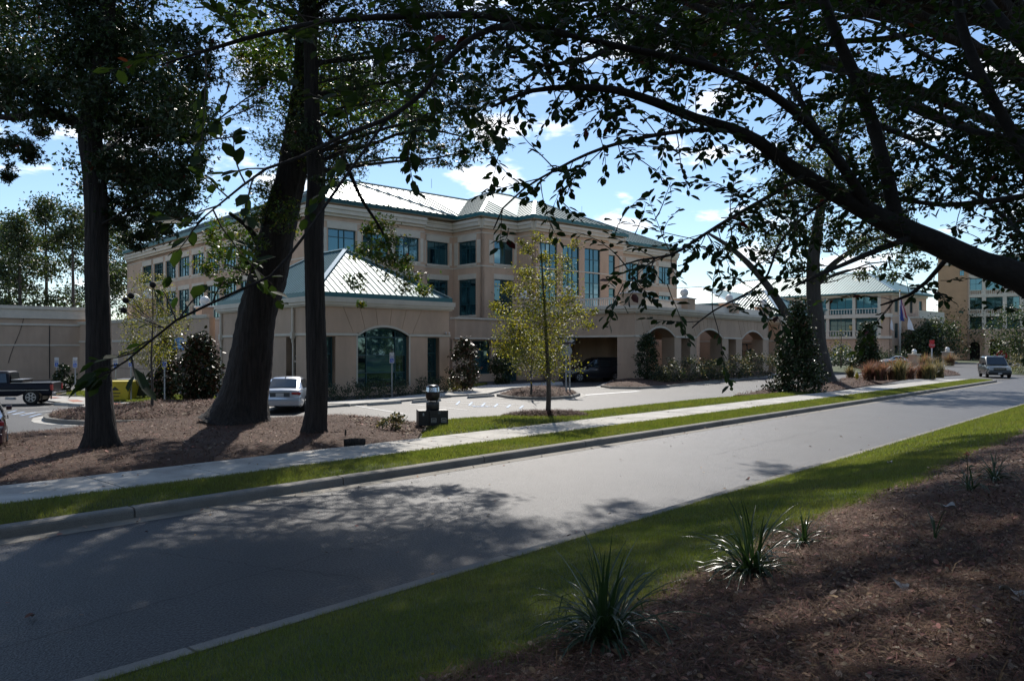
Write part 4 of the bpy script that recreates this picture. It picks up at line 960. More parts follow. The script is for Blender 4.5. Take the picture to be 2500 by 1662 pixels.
def twig(a, d, ln, nl, ls, big=False):
    d = d.normalized(); pts = [a]; bend = Vector((random.uniform(-1,1), random.uniform(-1,1), random.uniform(-.9,.5)))*.35
    for i in range(5): d = (d+bend*.22+Vector((random.uniform(-1,1), random.uniform(-1,1), random.uniform(-1,1)))*.12).normalized(); pts.append(pts[-1]+d*ln/5)
    tw.tube(pts, [.0042,.0038,.0032,.0026,.002,.0014], 4, cap=False)
    for k in range(nl):
        t = .25+.75*(k+random.random())/nl; i = min(4, int(t*5)); p = pts[i].lerp(pts[i+1], t*5-i); tg = (pts[i+1]-pts[i]).normalized()
        s = tg.cross(Vector((random.uniform(-.5,.5), random.uniform(-.5,.5), 1))).normalized()*(1 if k % 2 else -1)
        u = (tg*random.uniform(.3,1.0)+s*random.uniform(.4,1.0)+Vector((0,0,random.uniform(-.55,.25)))).normalized()
        nrm = (Vector((random.uniform(-.7,.7), random.uniform(-.7,.7), 1))); nrm = (nrm-u*nrm.dot(u)).normalized(); v = nrm.cross(u)
        lp.append(tuple(p+u*.008)); lrot.append([(u.x,v.x,nrm.x),(u.y,v.y,nrm.y),(u.z,v.z,nrm.z)]); lsz.append(ls*random.uniform(.6,1.2)); lmat.append(1 if random.random() < .02 else 0)
for (q, r), dn in LQ:
    if dn <= 0: continue
    Lt = sum((q[i+1]-q[i]).length for i in range(len(q)-1)); nt_ = int(Lt*21*dn)
    for _ in range(nt_):
        i = int((random.random()**.8)*(len(q)-2))+1
        if r[i] > .085: continue
        tg = (q[min(i+1, len(q)-1)]-q[i-1]).normalized(); side = Vector(RNG.normal(size=3)); side.z += .25; side = (side-tg*side.dot(tg)).normalized()
        a = q[i]; ln = random.uniform(.18, .62)
        twig(a, side+tg*random.uniform(-.1,.9), ln, int(5+ln*17), .072 if q[i].y > 4.6 else .084)
        if random.random() < .5:
            e = a+(side+tg*.4).normalized()*ln*.6; twig(e, side+Vector(RNG.normal(size=3))*.7, ln*.7, int(4+ln*11), .075)
# leafy ends of the long hanging branch and its seed balls
def spray(px, py, Y, dx, dy, ln, nl, ls): twig(P(px,py,Y), Vector((dx, random.uniform(-.3,.3), -dy)), ln, nl, ls)
for a in [(650,412,3.3,-1,-.2,.25,6,.085),(600,450,3.2,-.6,-1,.22,6,.085),(560,485,3.15,-.8,-.9,.2,6,.085),(540,500,3.1,-1,.3,.2,6,.08),(500,530,3.1,-.8,.5,.2,7,.085),(480,545,3.1,-1,.1,.14,5,.08),(620,430,3.2,-.3,1,.2,5,.085),(590,330,3.4,-.6,.2,.25,4,.07),(620,260,3.5,-.6,.2,.2,4,.08),(560,200,3.5,-.3,1,.2,5,.08),
          (370,830,3,-.6,.2,.12,3,.075),(330,860,3,-.9,.4,.16,5,.085),(300,885,3,-.7,.6,.16,6,.095),(290,890,3,-1,.1,.13,4,.1),(320,870,3,.2,.9,.12,3,.1),(430,782,3,-.3,-.9,.13,3,.07),(400,800,3,-.9,-.5,.11,2,.07),(440,775,3,.6,-.9,.15,4,.08),(600,700,3.1,.3,-.8,.15,3,.075),(520,740,3.05,.3,-.9,.12,2,.075)]: spray(*a)
bl = []
for x, y, a in [(373,695,(420,775)),(320,722,(395,800)),(307,733,(395,800)),(302,757,(395,800))]:
    c = P(x, y, 3.0); bl.append(c); tw.tube(curve(P(*a, 3.0), c, 5, -.05, .05), .0022, 4, cap=False)
relmb(lim, NT).build('limb', M('limb_bark', (.022,.018,.016), .9, var=.35, scale=9, bump=.8, bscale=22, stretch=(1,1,1)), NT, True)
relmb(tw, NT).build('twigs', bark2, NT)['kind'] = 'stuff'
for c in bl: s = MB(); s.ball(tuple(c-NT.location), .0125, 10, 6); s.build('seed_ball', berrym, NT, True)
lp = np.array(lp); lrot = np.array(lrot); lsz = np.array(lsz); lmat = np.array(lmat)
px = CX+F*lp[:,0]/lp[:,1]; py = HY-F*(lp[:,2]-EYE)/lp[:,1]; score = np.where((px > 0)&(px < 2500)&(py > 0)&(py < 1662), lsz/lp[:,1], 0); idx = np.argsort(-score)[:300]
nm = [ovalleaf, redleaf]; lm_ = [npmesh('leaf', OVAL_V, [OVAL_F], [x]) for x in nm]
for i in idx:
    o = link('leaf', lm_[lmat[i]], None, NT); o.matrix_local = Matrix.Translation(Vector(lp[i])-NT.location) @ Matrix([list(r) for r in lrot[i]]).to_4x4() @ Matrix.Scale(float(lsz[i]), 4)
kp = np.ones(len(lp), bool); kp[idx] = False; loc = np.array(NT.location)
o = link('foliage', leafmesh('foliage', [(lp[kp&(lmat==k)]-loc, lsz[kp&(lmat==k)], OVAL_V, OVAL_F, lrot[kp&(lmat==k)], k) for k in (0,1)], nm), None, NT); o['kind'] = 'stuff'

# unseen crown added over and behind the camera to block sky light
uc = []
while len(uc) < 130:
    x, y = random.uniform(-15, 14), random.uniform(-16, 5.5); z = random.uniform(max(6.2, .447*y+4.8), 12.5)
    if (x+1)**2/240+(y+5)**2/130 < 1: uc.append((Vector((x,y,z)), random.uniform(1.1,1.8)))
um = MB(); limbs_to(um, uc, [Vector((6,4.5,5)), Vector((3,1,7)), Vector((0,-3,8.5)), Vector((-5,-6,9))], [.2,.18,.14,.1]); um.tube([(5.4,5.7,2.2),(6,4.5,5),(3,1,7),(0,-3,8.5),(-5,-6,9)], [.28,.2,.18,.14,.1], 10); relmb(um, NT).build('added_limb', MATS['limb_bark'], NT, True)
foliage(NT, crown_from_clusters(uc, 150, .2), .22, OVAL_V, OVAL_F, [ovalleaf], [1.0], name='upper_foliage')

# ---- young trees
def sapling(label, base, h, cl, Y, dens, ls, mats, probs, r0, name='young_tree', topx=None, group=None, bk=None, single=0):
    root = thing(name, label, 'tree', tuple(base), 0, group); m = MB()
    top = base+Vector((topx or 0, 0, h)); pts = [base, base+Vector((.03*h*.1,0,h*.15)), base+Vector((-.004*h,0,h*.33)), base.lerp(top,.6)+Vector((.02*h*.3,0,0)), top]
    sp, sr = trunkmesh(m, pts, [r0*1.15, r0, r0*.85, r0*.5, r0*.12], n=12, ridge=.04, step=.15, flare=.25)
    relmb(m, root).build('trunk', bk or bark2, root, True); b = MB(); limbs_to(b, cl, sp, sr, minr=.008)
    pos = crown_from_clusters(cl, dens, ls, sub=.42, twigs=b); relmb(b, root).build('branches', bk or bark2, root, True)
    foliage(root, pos, ls, OVAL_V, OVAL_F, mats, probs, single=single, droop=.1); return root
cy = [(1338,880,55),(1285,860,48),(1240,850,38),(1215,845,22),(1270,810,48),(1320,800,50),(1372,790,42),(1410,765,34),(1435,790,18),(1345,850,30),(1290,760,45),(1240,770,34),(1330,740,48),(1390,730,36),(1270,715,36),(1310,690,40),(1360,680,36),(1280,660,26),(1330,630,30),(1290,610,20),(1380,640,26),(1405,600,16),(1310,580,16),(1270,590,12),(1350,590,14),(1205,750,14),(1450,760,10),(1300,830,40),(1250,800,30),(1235,700,16)]
sapling('young yellow green tree planted in a mulch ring on the grass strip', G(1338,1019,.12), 6.9, px_clusters(cy, 29.4, .7), 29.4, 1300, .085, [yel_sunlit_leaf, farleaf], [.7,.3], .085, topx=-.3, single=0)
cy = [(1300,905,30),(1270,890,24),(1325,885,28),(1290,860,34),(1320,845,26),(1262,865,18),(1305,825,22)]
sapling('small thin trunked tree in the oval mulch island behind the yellow green tree', G(1297,963,.3), 3.5, px_clusters(cy, 44, .4), 44, 600, .10, [yel_sunlit_leaf, farleaf], [.5,.5], .05)
cy = [(370,860,40),(340,850,36),(400,840,34),(330,810,36),(380,800,46),(420,790,32),(310,780,26),(350,760,40),(400,750,34),(440,770,16),(330,730,30),(370,715,34),(405,710,22),(345,690,24),(385,680,16),(360,880,30),(410,870,24),(320,870,20)]
sapling('feathery yellow green tree in the left mulch island before the low wing', G(371,997,.3), 6.0, px_clusters(cy, 34.5, .5), 34.5, 1100, .075, [yel_sunlit_leaf, farleaf], [.55,.45], .048)
cy = [(2052,860,20),(2040,840,18),(2068,845,16),(2050,815,18),(2075,870,12),(2030,865,12)]
sapling('pale green young tree on the far lawn between the two dark magnolias', G(2053,901), 7, px_clusters(cy, 95, .8), 95, 70, .22, [farleaf, yel_sunlit_leaf], [.8,.2], .09)
# ---- old oak at the end of the walk
c4 = [(1990,600,40),(1940,560,55),(1880,600,45),(2040,560,50),(2090,600,50),(2150,580,55),(2210,610,42),(1900,500,55),(1980,480,60),(2060,470,65),(2140,480,60),(2200,530,45),(1960,400,60),(2050,380,65),(2140,390,60),(2000,310,55),(2080,290,60),(2170,310,50),(2110,220,50),(2180,240,42),(2050,230,40),(1830,560,30),(2240,650,26),(2180,660,30),(2100,670,20),(1950,650,25),(2020,670,22),(1920,450,40),(2230,450,40),(1780,600,20),(2260,600,20)]
big_tree('old oak with forked grey trunk rising beside the big magnolia by the sidewalk', 'tree', [(2015,943),(2008,915),(1998,850),(1990,760),(1985,680),(1990,600),(2010,480),(2040,350),(2070,230)], [36,26,21,18,16,14,10,7,3], 57,
    px_clusters(c4, 57, 3), 360, .25, [farleaf, ovalleaf], [.7,.3], flare=.5, name='oak_tree', bk=M('grey_bark', (.05,.045,.04), .95, var=.35, scale=3, bump=.8, bscale=8, stretch=(2,2,.4)), tv=OVAL_V, tf=OVAL_F,
    limbs=[([(2008,930),(1975,870),(1925,775),(1860,680),(1790,610),(1730,570)], [15,13,10.5,8.5,6,3]), ([(1988,700),(2040,640),(2120,590),(2200,570)], [9,7,5,3])])
# ---- woods behind the low wing
spots = [(-120,108,505),(-20,118,520),(45,102,515),(110,112,478),(175,104,500),(255,120,476),(310,130,540),(215,134,500),(20,136,540)]
labs = ['leafy tree left of all the others behind the low wing at the frame edge','second tree from the left behind the low wing','rounded tree behind the low wing above the pickup truck','tall airy tree behind the low wing left of the straight sweetgum','dense tree rising directly behind the straight sweetgum trunk','tall tree just right of the straight sweetgum behind the low wing','tree touching the left corner of the three storey building','shaded tree deep in the wood behind the straight sweetgum','shaded tree at the back of the wood far left']
for (x, Y, top), lb in zip(spots, labs):
    h = EYE+(HY-top)*Y/F; b = Vector(((x-CX)/F*Y, Y, 0)); cl = []
    for k in range(34):
        t = random.uniform(.04, .97); rr = (4.4*math.sin(math.pi*min(1,(t+.12)))**.6+.5); a = random.uniform(0, 6.28); d = rr*random.uniform(.2,.85)
        cl.append((b+Vector((math.cos(a)*d, math.sin(a)*d, h*t)), random.uniform(1.2,2.0)))
    root = thing('woodland_tree', lb, 'tree', tuple(b), 0, 'trees of the wood behind the low wing'); m = MB(); sp, sr = trunkmesh(m, [b, b+Vector((.2,0,h*.4)), b+Vector((0,0,h*.95))], [.35,.24,.05], n=8, step=1.0, ridge=.03); limbs_to(m, cl, sp, sr); relmb(m, root).build('trunk', bark2, root, True)
    foliage(root, crown_from_clusters(cl, 130, .4, sub=.45), .40, OVAL_V, OVAL_F, [farleaf, shrubm], [.65,.35])
def woods(name, pts, h, n, ls, sd, mat):
    ps = []
    for i in range(n):
        k = random.randrange(len(pts)-1); t = random.random(); a, b = Vector(pts[k]), Vector(pts[k+1]); c = a.lerp(b, t); hh = h*(.72+.28*math.sin(c.x*.13+1)*math.sin(c.x*.041))
        ps.append((c.x+random.gauss(0,sd), c.y+random.gauss(0,sd), abs(random.random()**.7)*hh))
    ps = np.array(ps); o = link(name, leafmesh(name, [(ps, np.full(n, ls)*RNG.uniform(.6,1.3,n), OVAL_V, OVAL_F, rand_rot(n,.2,.3), 0)], [mat]), None); o['kind'] = 'stuff'; return o
woods('far_woods', [(-190,210),(-60,230),(60,250),(170,260),(230,230)], 11, 9000, 1.5, 4, shrubm)
woods('woods', [(-75,-6),(-40,-24),(0,-34),(45,-20),(48,22),(66,38),(95,72),(130,120)], 13, 14000, 1.2, 2.5, shrubm)
# ------------------------------------------------------------------ shrubs and evergreens
def bush(name, label, cat, base, h, w, shape, n, ls, mats, probs, group=None, stem=True, droop=0.0, tv=OVAL_V, tf=OVAL_F, shell=.5):
    root = thing(name, label, cat, tuple(base), 0, group); pos = []
    n = int(n*(2.6 if name == 'magnolia_tree' else 2.2)); nc = max(6, n//40)
    for _ in range(nc):
        t = random.random()**(1.15 if shape == 'cone' else 1); a = random.uniform(0, 6.28)
        rr = {'cone': (1-t)**1.05*.98+.05, 'round': math.sqrt(max(.02, 1-(2*t-1)**2*.92)), 'egg': math.sin(math.pi*min(1,(t*.86+.12)))**.7, 'column': math.sqrt(max(.03,1-abs(2*t-1)**3.5))}[shape]
        rr *= w/2*random.uniform(shell, 1.08)*(1+.18*math.sin(a*3+t*9)); c = (rr*math.cos(a), rr*math.sin(a), h*(.04+.94*t))
        pos.append(np.array(c)+RNG.normal(size=(max(3, n//nc), 3))*w*.085)
    pos = np.vstack(pos); pos[:,2] = np.abs(pos[:,2]); k = RNG.choice(len(mats), len(pos), p=probs); rot = rand_rot(len(pos), droop, .2); sz = ls*RNG.uniform(.65,1.25,len(pos))
    link('foliage', leafmesh('foliage', [(pos[k==i], sz[k==i], tv, tf, rot[k==i], i) for i in range(len(mats)) if (k==i).any()], mats), None, root)['kind'] = 'stuff'
    if stem:
        m = MB(); m.tube([(0,0,-.05),(.02,0,h*.4),(0,.02,h*.85)], [max(.02,h*.012), h*.009, .008], 6)
        for i in range(5): a = i*1.3; m.tube([(0,0,h*(.08+.12*i)),(math.cos(a)*w*.22, math.sin(a)*w*.22, h*(.2+.14*i))], [.012,.006], 4)
        m.build('stem', bark2, root, True)
    return root
ML = [magleaf, magbrown]
bush('magnolia_tree', 'broad brown tinged magnolia between the two thick trunks against the low wing', 'shrub', G(486,990), 3.3, 1.75, 'egg', 2600, .17, ML, [.6,.4])
bush('magnolia_tree', 'dark magnolia half hidden behind the feathery yellow green tree', 'shrub', G(404,982), 3.2, 1.5, 'egg', 1500, .17, ML, [.6,.4])
bush('magnolia_tree', 'slim brown tinged magnolia at the right end wall of the corner pavilion', 'shrub', G(1134,957), 3.2, 1.55, 'egg', 1300, .16, ML, [.5,.5])
bush('magnolia_tree', 'nearly black evergreen in the shade left of the porch columns', 'shrub', G(1225,940), 2.4, 1.6, 'round', 900, .16, [magleaf], [1])
bush('magnolia_tree', 'dark evergreen standing before the corner pier of the porch', 'shrub', G(1580,932,.2), 3.6, 1.6, 'egg', 1300, .15, [magleaf], [1])
bush('magnolia_tree', 'large conical glossy magnolia at the sidewalk beside the forked oak', 'shrub', G(1948,960,.1), 5.2, 2.8, 'cone', 3600, .18, ML, [.93,.07])
bush('magnolia_tree', 'distant dark conical magnolia behind the ornamental grasses', 'shrub', G(2118,903), 5.7, 3.2, 'cone', 2400, .30, ML, [.9,.1])
bush('magnolia_tree', 'narrow upper tip magnolia left beyond the ornamental grasses near the lamp posts', 'shrub', G(2100,893), 5.4, 1.8, 'cone', 900, .30, ML, [.9,.1])
bush('shrub', 'dark slim shrub on the low wing wall behind the pickup tail', 'shrub', G(158,962), 1.7, 1.0, 'round', 700, .15, [magleaf], [1])
for i, (x, y, hh, ww, lb) in enumerate([(806,979,.75,1.5,'clipped low shrub at the left foot of the arched window'),(865,977,.8,1.6,'clipped low shrub under the left pane of the arched window'),(918,973,.75,1.5,'clipped low shrub under the middle of the arched window'),(975,969,.8,1.5,'clipped low shrub behind the accessible parking sign post'),(1030,965,.85,1.6,'clipped low shrub behind the black cooker'),(1075,961,.9,1.4,'clipped low shrub at the narrow right window of the pavilion'),(1112,958,.8,1.0,'yellowish grassy shrub at the end corner of the pavilion')]):
    bush('shrub', lb, 'shrub', G(x,y,.02)+Vector((0,.35,0)), hh, ww, 'round', 420, .09, [shrubm if i < 6 else tangrass], [1], 'low shrubs along the pavilion', stem=False)
for i, (x, y, hh, lb) in enumerate([(1640,915,1.5,'first fine leaved shrub right of the porch corner pier'),(1685,916,1.7,'second fine leaved shrub along the porch from its corner pier'),(1722,913,1.7,'third fine leaved shrub along the porch under the middle arch'),(1758,911,1.6,'fourth fine leaved shrub along the porch right of the middle arch'),(1800,910,1.9,'fifth pale tipped shrub along the porch before the last arch'),(1838,908,2.0,'pale feathery shrub along the porch under the last arch'),(1868,906,1.8,'last fine leaved shrub at the far end of the porch bed'),(1615,922,1.1,'small shrub in the first arch of the porch')]):
    bush('shrub', lb, 'shrub', G(x, 935-(x-1615)*.072, .2), hh, hh*1.25, 'round', 700, .12, [shrubm, tangrass], [.72,.28], 'shrubs along the porch', stem=False)
bush('shrub', 'grassy tuft at the back edge of the mulch bed left of the black cooker', 'shrub', G(958,1046,.22), .35, .8, 'round', 260, .09, [tangrass, shrubm], [.5,.5], stem=False)
for x, y, hh, ww, lb in [(2245,885,6.0,7,'dark round shrub mass behind the gate pillars'),(2290,886,7.5,8,'tall dark rounded shrub at the corner of the balcony building'),(2350,878,13,14,'big dark evergreen between the balcony building and hospital block'),(2215,882,3.2,4.5,'light green round bush beside the flagpole'),(2490,884,10,11,'grey green tree at the right edge before the hospital block')]:
    bush('shrub' if hh < 8 else 'evergreen_tree', lb, 'shrub' if hh < 8 else 'tree', G(x,y), hh, ww, 'round', 2000, .42, [shrubm, farleaf], [.6,.4])
bush('shrub', 'low brownish bush just right of the dark suv', 'shrub', G(2492,911,.1), 1.6, 2.6, 'round', 800, .13, [shrubm, tangrass], [.6,.4], stem=False)
for x, y, ww, lb in [(2030,893,9,'clipped hedge before the parked cars left of the distant magnolia'),(2165,889,8,'clipped hedge before the parked cars right of the distant magnolia')]: bush('hedge', lb, 'hedge', G(x,y), 1.6, ww, 'round', 1500, .25, [shrubm], [1], stem=False)
for x, y, ww, lb in [(2195,897,3.2,'orange flower bed at the foot of the gate pillar'),(2470,877,14,'yellow and orange flower bed behind the red round sign')]: bush('flower_bed', lb, 'flowers', G(x,y), .9, ww, 'round', 700, .20, [flowerm, farleaf], [.5,.5], stem=False)
def tuft(name, label, base, h, n, spread, mats, probs, wd, group=None, cat='grass plant', seg=4):
    root = thing(name, label, cat, tuple(base), 0, group); Vs, Fs, pm = [], [], []; o = 0
    for i in range(n):
        a = random.uniform(0, 6.28); ln = h*random.uniform(.6,1.15); lean = random.random()**.7*spread; x0 = random.gauss(0,.10*h); y0 = random.gauss(0,.10*h); v = []
        for k in range(seg+1):
            t = k/seg; r = lean*ln*t**1.7; z = ln*(t-.45*lean*t**3); ww = wd*(1-t**2)+.0008; v += [(x0+math.cos(a)*r-math.sin(a)*ww, y0+math.sin(a)*r+math.cos(a)*ww, z), (x0+math.cos(a)*r+math.sin(a)*ww, y0+math.sin(a)*r-math.cos(a)*ww, z)]
        Vs.append(v); Fs.append([(o+2*k, o+2*k+1, o+2*k+3, o+2*k+2) for k in range(seg)]); o += 2*seg+2; pm += [RNG.choice(len(mats), p=probs)]*seg
    me = npmesh('blades', np.array(Vs).reshape(-1,3), [np.array(Fs).reshape(-1,4)], mats, np.array(pm)); link('blades', me, None, root)['kind'] = 'stuff'; return root
for x, y, hh, mt, lb in [(2122,928,2.0,redgrass,'leftmost rusty red grass clump beyond the yellow hydrant'),(2150,929,2.1,redgrass,'rusty red grass clump second from the hydrant'),(2168,927,1.9,redgrass,'rusty red grass clump third from the hydrant'),(2196,928,2.3,tangrass,'tall tan green grass clump in the middle of the island'),(2221,926,1.8,redgrass,'brightest red grass clump right of the tan one'),(2250,925,2.0,redgrass,'pinkish grass clump left of the last green ones'),(2268,926,2.0,tangrass,'green tan grass clump second from the right tip of the island'),(2290,922,2.1,tangrass,'rightmost tan grass clump at the tip of the island'),(2076,922,1.3,tangrass,'small tan grass clump left of the yellow hydrant'),(2135,921,1.9,redgrass,'rusty grass clump set back between two front ones')]:
    tuft('ornamental_grass', lb, G(x,y,.25), hh*.8, 330, .75, [mt, shrubm], [.82,.18], .022, 'ornamental grasses in the junction island')
for x, y, lb in [(2260,900,'low tan grass clump behind the stop sign post'),(2318,893,'wide rusty grass clump below the right gate pillar')]: tuft('ornamental_grass', lb, G(x,y,.1), 2.2, 420, 1.1, [tangrass, redgrass], [.6,.4], .03)

# ------------------------------------------------------------------ strap leaved plants near the camera: every leaf its own piece
def onbank(px, py):
    t = (px-CX)/F; lo, hi = 2.0, 60.0
    for _ in range(60):
        Y = (lo+hi)/2; z = berm(pq(t*Y, Y)[1]); yy = HY+F*(EYE-z)/Y
        if yy > py: lo = Y
        else: hi = Y
    return Vector((t*Y, Y, z))
def strap_plant(label, base, h, n, spread, wd, name='strap_leaf_plant'):
    root = thing(name, label, 'plant', tuple(base))
    for i in range(n):
        a = i*2.39996+random.uniform(-.4,.4); ln = h*random.uniform(.75,1.45); lean = (random.random()**.8)*spread+.08; bend = random.uniform(.3,1.0)*lean; x0, y0 = random.gauss(0,.05*h), random.gauss(0,.05*h); m = MB(); d = Vector((math.cos(a), math.sin(a), 0)); s = Vector((-d.y, d.x, 0)); s = (s+Vector((0,0,random.uniform(-.4,.4)))).normalized(); el = math.pi/2-lean*.55; p = Vector((x0,y0,-.02)); vs = []; seg = 8
        kink = random.random() < .10
        for k in range(seg+1):
            t = k/seg; w_ = wd*(.75+.5*t if t < .4 else .95*(1-((t-.4)/.6)**2.2))+.0006; vs += [p-s*w_, p+Vector((0,0,-w_*.5)), p+s*w_]
            el -= bend*(1.0+1.6*t)*.26 + (.5 if kink and k in (4,5) else 0); el = max(el, -1.45); p = p+(d*math.cos(el)+Vector((0,0,1))*math.sin(el))*ln/seg
            if p.z < .01: p.z = .01
        m._add(vs, [(3*k+j, 3*k+j+1, 3*k+j+4, 3*k+j+3) for k in range(seg) for j in (0,1)]); m.build('leaf', strapm, root, True)
    return root
strap_plant('largest dark strap leaved clump nearest the camera on the mulch edge', onbank(1478,1565), .56, 190, 1.75, .0080)
strap_plant('second strap leaved clump with arching pale leaves further along the mulch edge', onbank(1835,1398), .54, 160, 1.7, .0085)
strap_plant('small strap leaved tuft just right of the second clump', onbank(1962,1328), .33, 44, 1.4, .008)
strap_plant('sparse strap leaved tuft around the red zinnia', onbank(2372,1196), .42, 26, 1.6, .008)
strap_plant('ragged strap leaved tuft by the grass edge at the far right', onbank(2428,1170), .36, 40, 1.5, .009)
strap_plant('upright green shoot alone in the sunlit mulch at right', onbank(2284,1318), .24, 4, .3, .009)
b = onbank(2361,1200); z = thing('zinnia', 'single red zinnia on a tall bare stem above the mulch at right', 'flower', tuple(b))
m = MB(); m.tube([(0,0,0),(.01,0,.2),(-.005,0,.45)], .005, 6)
for k in range(4): m._add([(0,0,.12+.08*k),(.05*(-1)**k,.01,.16+.08*k),(.10*(-1)**k,0,.15+.08*k),(.05*(-1)**k,-.015,.14+.08*k)], [(0,1,2,3)])
m.build('stem', shrubm, z); m = MB()
for ring, (r, hh, n) in enumerate(((.042,.45,12),(.030,.465,10),(.016,.475,7))):
    for k in range(n): a = 2*math.pi*k/n+ring*.3; m._add([(0,0,hh-.01),(math.cos(a-.25)*r*.7, math.sin(a-.25)*r*.7, hh),(math.cos(a)*r, math.sin(a)*r, hh-.004),(math.cos(a+.25)*r*.7, math.sin(a+.25)*r*.7, hh)], [(0,1,2,3)])
m.build('petals', redflower, z)

# ------------------------------------------------------------------ grass, straw and leaf litter
def blades(name, xy, zf, h, wd, mat, dens_note=None):
    n = len(xy); z = zf(xy); a = RNG.uniform(0, 6.283, n); hh = h*RNG.uniform(.55,1.2,n); ww = wd*RNG.uniform(.7,1.3,n); lx, ly = RNG.normal(0,.45,n)*hh, RNG.normal(0,.45,n)*hh
    c, s = np.cos(a)*ww, np.sin(a)*ww; V = np.empty((n,3,3))
    V[:,0] = np.stack([xy[:,0]-c, xy[:,1]-s, z-.012], 1); V[:,1] = np.stack([xy[:,0]+c, xy[:,1]+s, z-.012], 1); V[:,2] = np.stack([xy[:,0]+lx, xy[:,1]+ly, z+hh], 1)
    o = link(name, npmesh(name, V.reshape(-1,3), [np.arange(3*n).reshape(n,3)], [mat]), None); o['kind'] = 'stuff'; return o
def bvec(q): t = np.clip((6.35-q)/4.75, 0, 2); return np.where(t < .9, .15+.95*t, np.minimum(1.1, .15+.95*(.9+.1*np.clip((t-.9)/.25,0,1)**2*(3-2*np.clip((t-.9)/.25,0,1)))))
def topq(p, q): return np.stack([UX*p-UY*q, UY*p+UX*q], 1)
def eq(p): return 3.38+.10*np.sin(p*.9)+.06*np.sin(p*2.3+1)
for p0, p1, n, h, wd in ((0,9,105000,.040,.0026),(9,18,60000,.045,.0042),(18,48,60000,.055,.009)):
    p = RNG.uniform(p0, p1, n); q = eq(p)-.05+(6.37-eq(p)+.05)*RNG.random(n); q = np.where(RNG.random(n) < .03, eq(p)-abs(RNG.normal(0,.12,n)), q)
    blades('bank_grass', topq(p,q), lambda xy: bvec(-UY*xy[:,0]+UX*xy[:,1])-.006, h, wd, grassm)
for p0, p1, n, h, wd in ((-3,12,60000,.065,.005),(12,30,52000,.07,.008),(30,71.5,52000,.08,.014)):
    p = RNG.uniform(p0, p1, n); q = RNG.uniform(12.97, 14.47, n)
    blades('verge_grass', topq(p,q), lambda xy: .135+.05*np.clip((-UY*xy[:,0]+UX*xy[:,1]-12.99)/.8,0,1), h, wd, grassm)
p = RNG.uniform(71.5, 73.0, 1500); q = RNG.uniform(13.0,14.4,1500); k = (p-71.5)**2+(q-14.2)**2 < 1.4; blades('verge_grass', topq(p[k],q[k]), lambda xy: np.full(len(xy), .15), .08, .014, grassm)
gpoly = Gp([(1045,1041)]+lotedge[1:]) + pqpoly([(46,16.40),(14.3,16.40)])
xy = fill(gpoly, 60000); d = edgedist(xy[:,0], xy[:,1], gpoly); blades('strip_grass', xy, lambda xy: .05+.15*np.clip(d/.5,0,1), .075, .011, grassm)
for pl, n in ((Gp([(270,985),(420,984),(526,988),(545,975),(470,968),(340,966),(190,958),(125,956),(135,963),(195,969)]), 14000),(Gp([(1092,957),(1178,944.5),(1190,938),(1130,944)]), 5000),(isl4, 7000),(Gp([(2452,913),(2600,920),(2600,894),(2462,896)]), 5000)):
    xy = fill(pl, n); blades('lawn_grass', xy, lambda xy: np.full(len(xy), .10), .09, .022, grassm)
def needles(name, xy, zf, ln, wd, mat, tilt=.25):
    n = len(xy); z = zf(xy); a = RNG.uniform(0,6.283,n); l = ln*RNG.uniform(.5,1.25,n); el = RNG.normal(0,tilt,n); dx, dy, dz = np.cos(a)*l*.5, np.sin(a)*l*.5, np.sin(el)*l*.5; nx, ny = -np.sin(a)*wd, np.cos(a)*wd; bow = np.abs(RNG.normal(0,.10,n))*l; z = z+np.abs(dz)*.8
    V = np.empty((n,6,3))
    for j, (t, bz) in enumerate(((-1,0),(0,1),(1,0))):
        V[:,j] = np.stack([xy[:,0]+dx*t-nx, xy[:,1]+dy*t-ny, z+dz*t+bow*bz], 1); V[:,5-j] = np.stack([xy[:,0]+dx*t+nx, xy[:,1]+dy*t+ny, z+dz*t+bow*bz+wd*.3], 1)
    i = np.arange(n)[:,None]*6; o = link(name, npmesh(name, V.reshape(-1,3), [np.concatenate([i+np.array([[0,1,4,5]]), i+np.array([[1,2,3,4]])])], [mat]), None); o['kind'] = 'stuff'; return o
def litter(name, xy, zf, s, mats, probs, tv=OVAL_V, tf=OVAL_F):
    n = len(xy); pos = np.stack([xy[:,0], xy[:,1], zf(xy)+.008], 1); rot = rand_rot(n, 0, 0); u = RNG.normal(0,.35,(n,3)); u[:,2] = 1; u /= np.linalg.norm(u,axis=1)[:,None]; dd = rot[:,:,0]; dd = dd-u*(dd*u).sum(1)[:,None]; dd /= np.linalg.norm(dd,axis=1)[:,None]; rot = np.stack([dd, np.cross(u,dd), u], 2); k = RNG.choice(len(mats), n, p=probs); sz = s*RNG.uniform(.5,1.3,n)
    o = link(name, leafmesh(name, [(pos[k==i], sz[k==i], tv, tf, rot[k==i], i) for i in range(len(mats)) if (k==i).any()], mats), None); o['kind'] = 'stuff'; return o
def bankz(xy): return bvec(-UY*xy[:,0]+UX*xy[:,1])-.006+.014*lump(xy[:,0]*1.4, xy[:,1]*1.4)
def nearmulch(n, ymax=12, pw=1.0):
    Y = 3.3+(ymax-3.3)*RNG.random(n*4)**pw; X = RNG.uniform(-2.5, 11, n*4); q = -UY*X+UX*Y; p = UX*X+UY*Y; k = (q < eq(p)+.03)&(X < .70*Y+.4)&(X > -.40*Y); r = np.stack([X[k],Y[k]],1); return r[:n]
needles('pine_straw', nearmulch(46000, 9.5), bankz, .13, .0013, strawm); needles('pine_straw', nearmulch(16000, 18), bankz, .16, .0026, strawm)
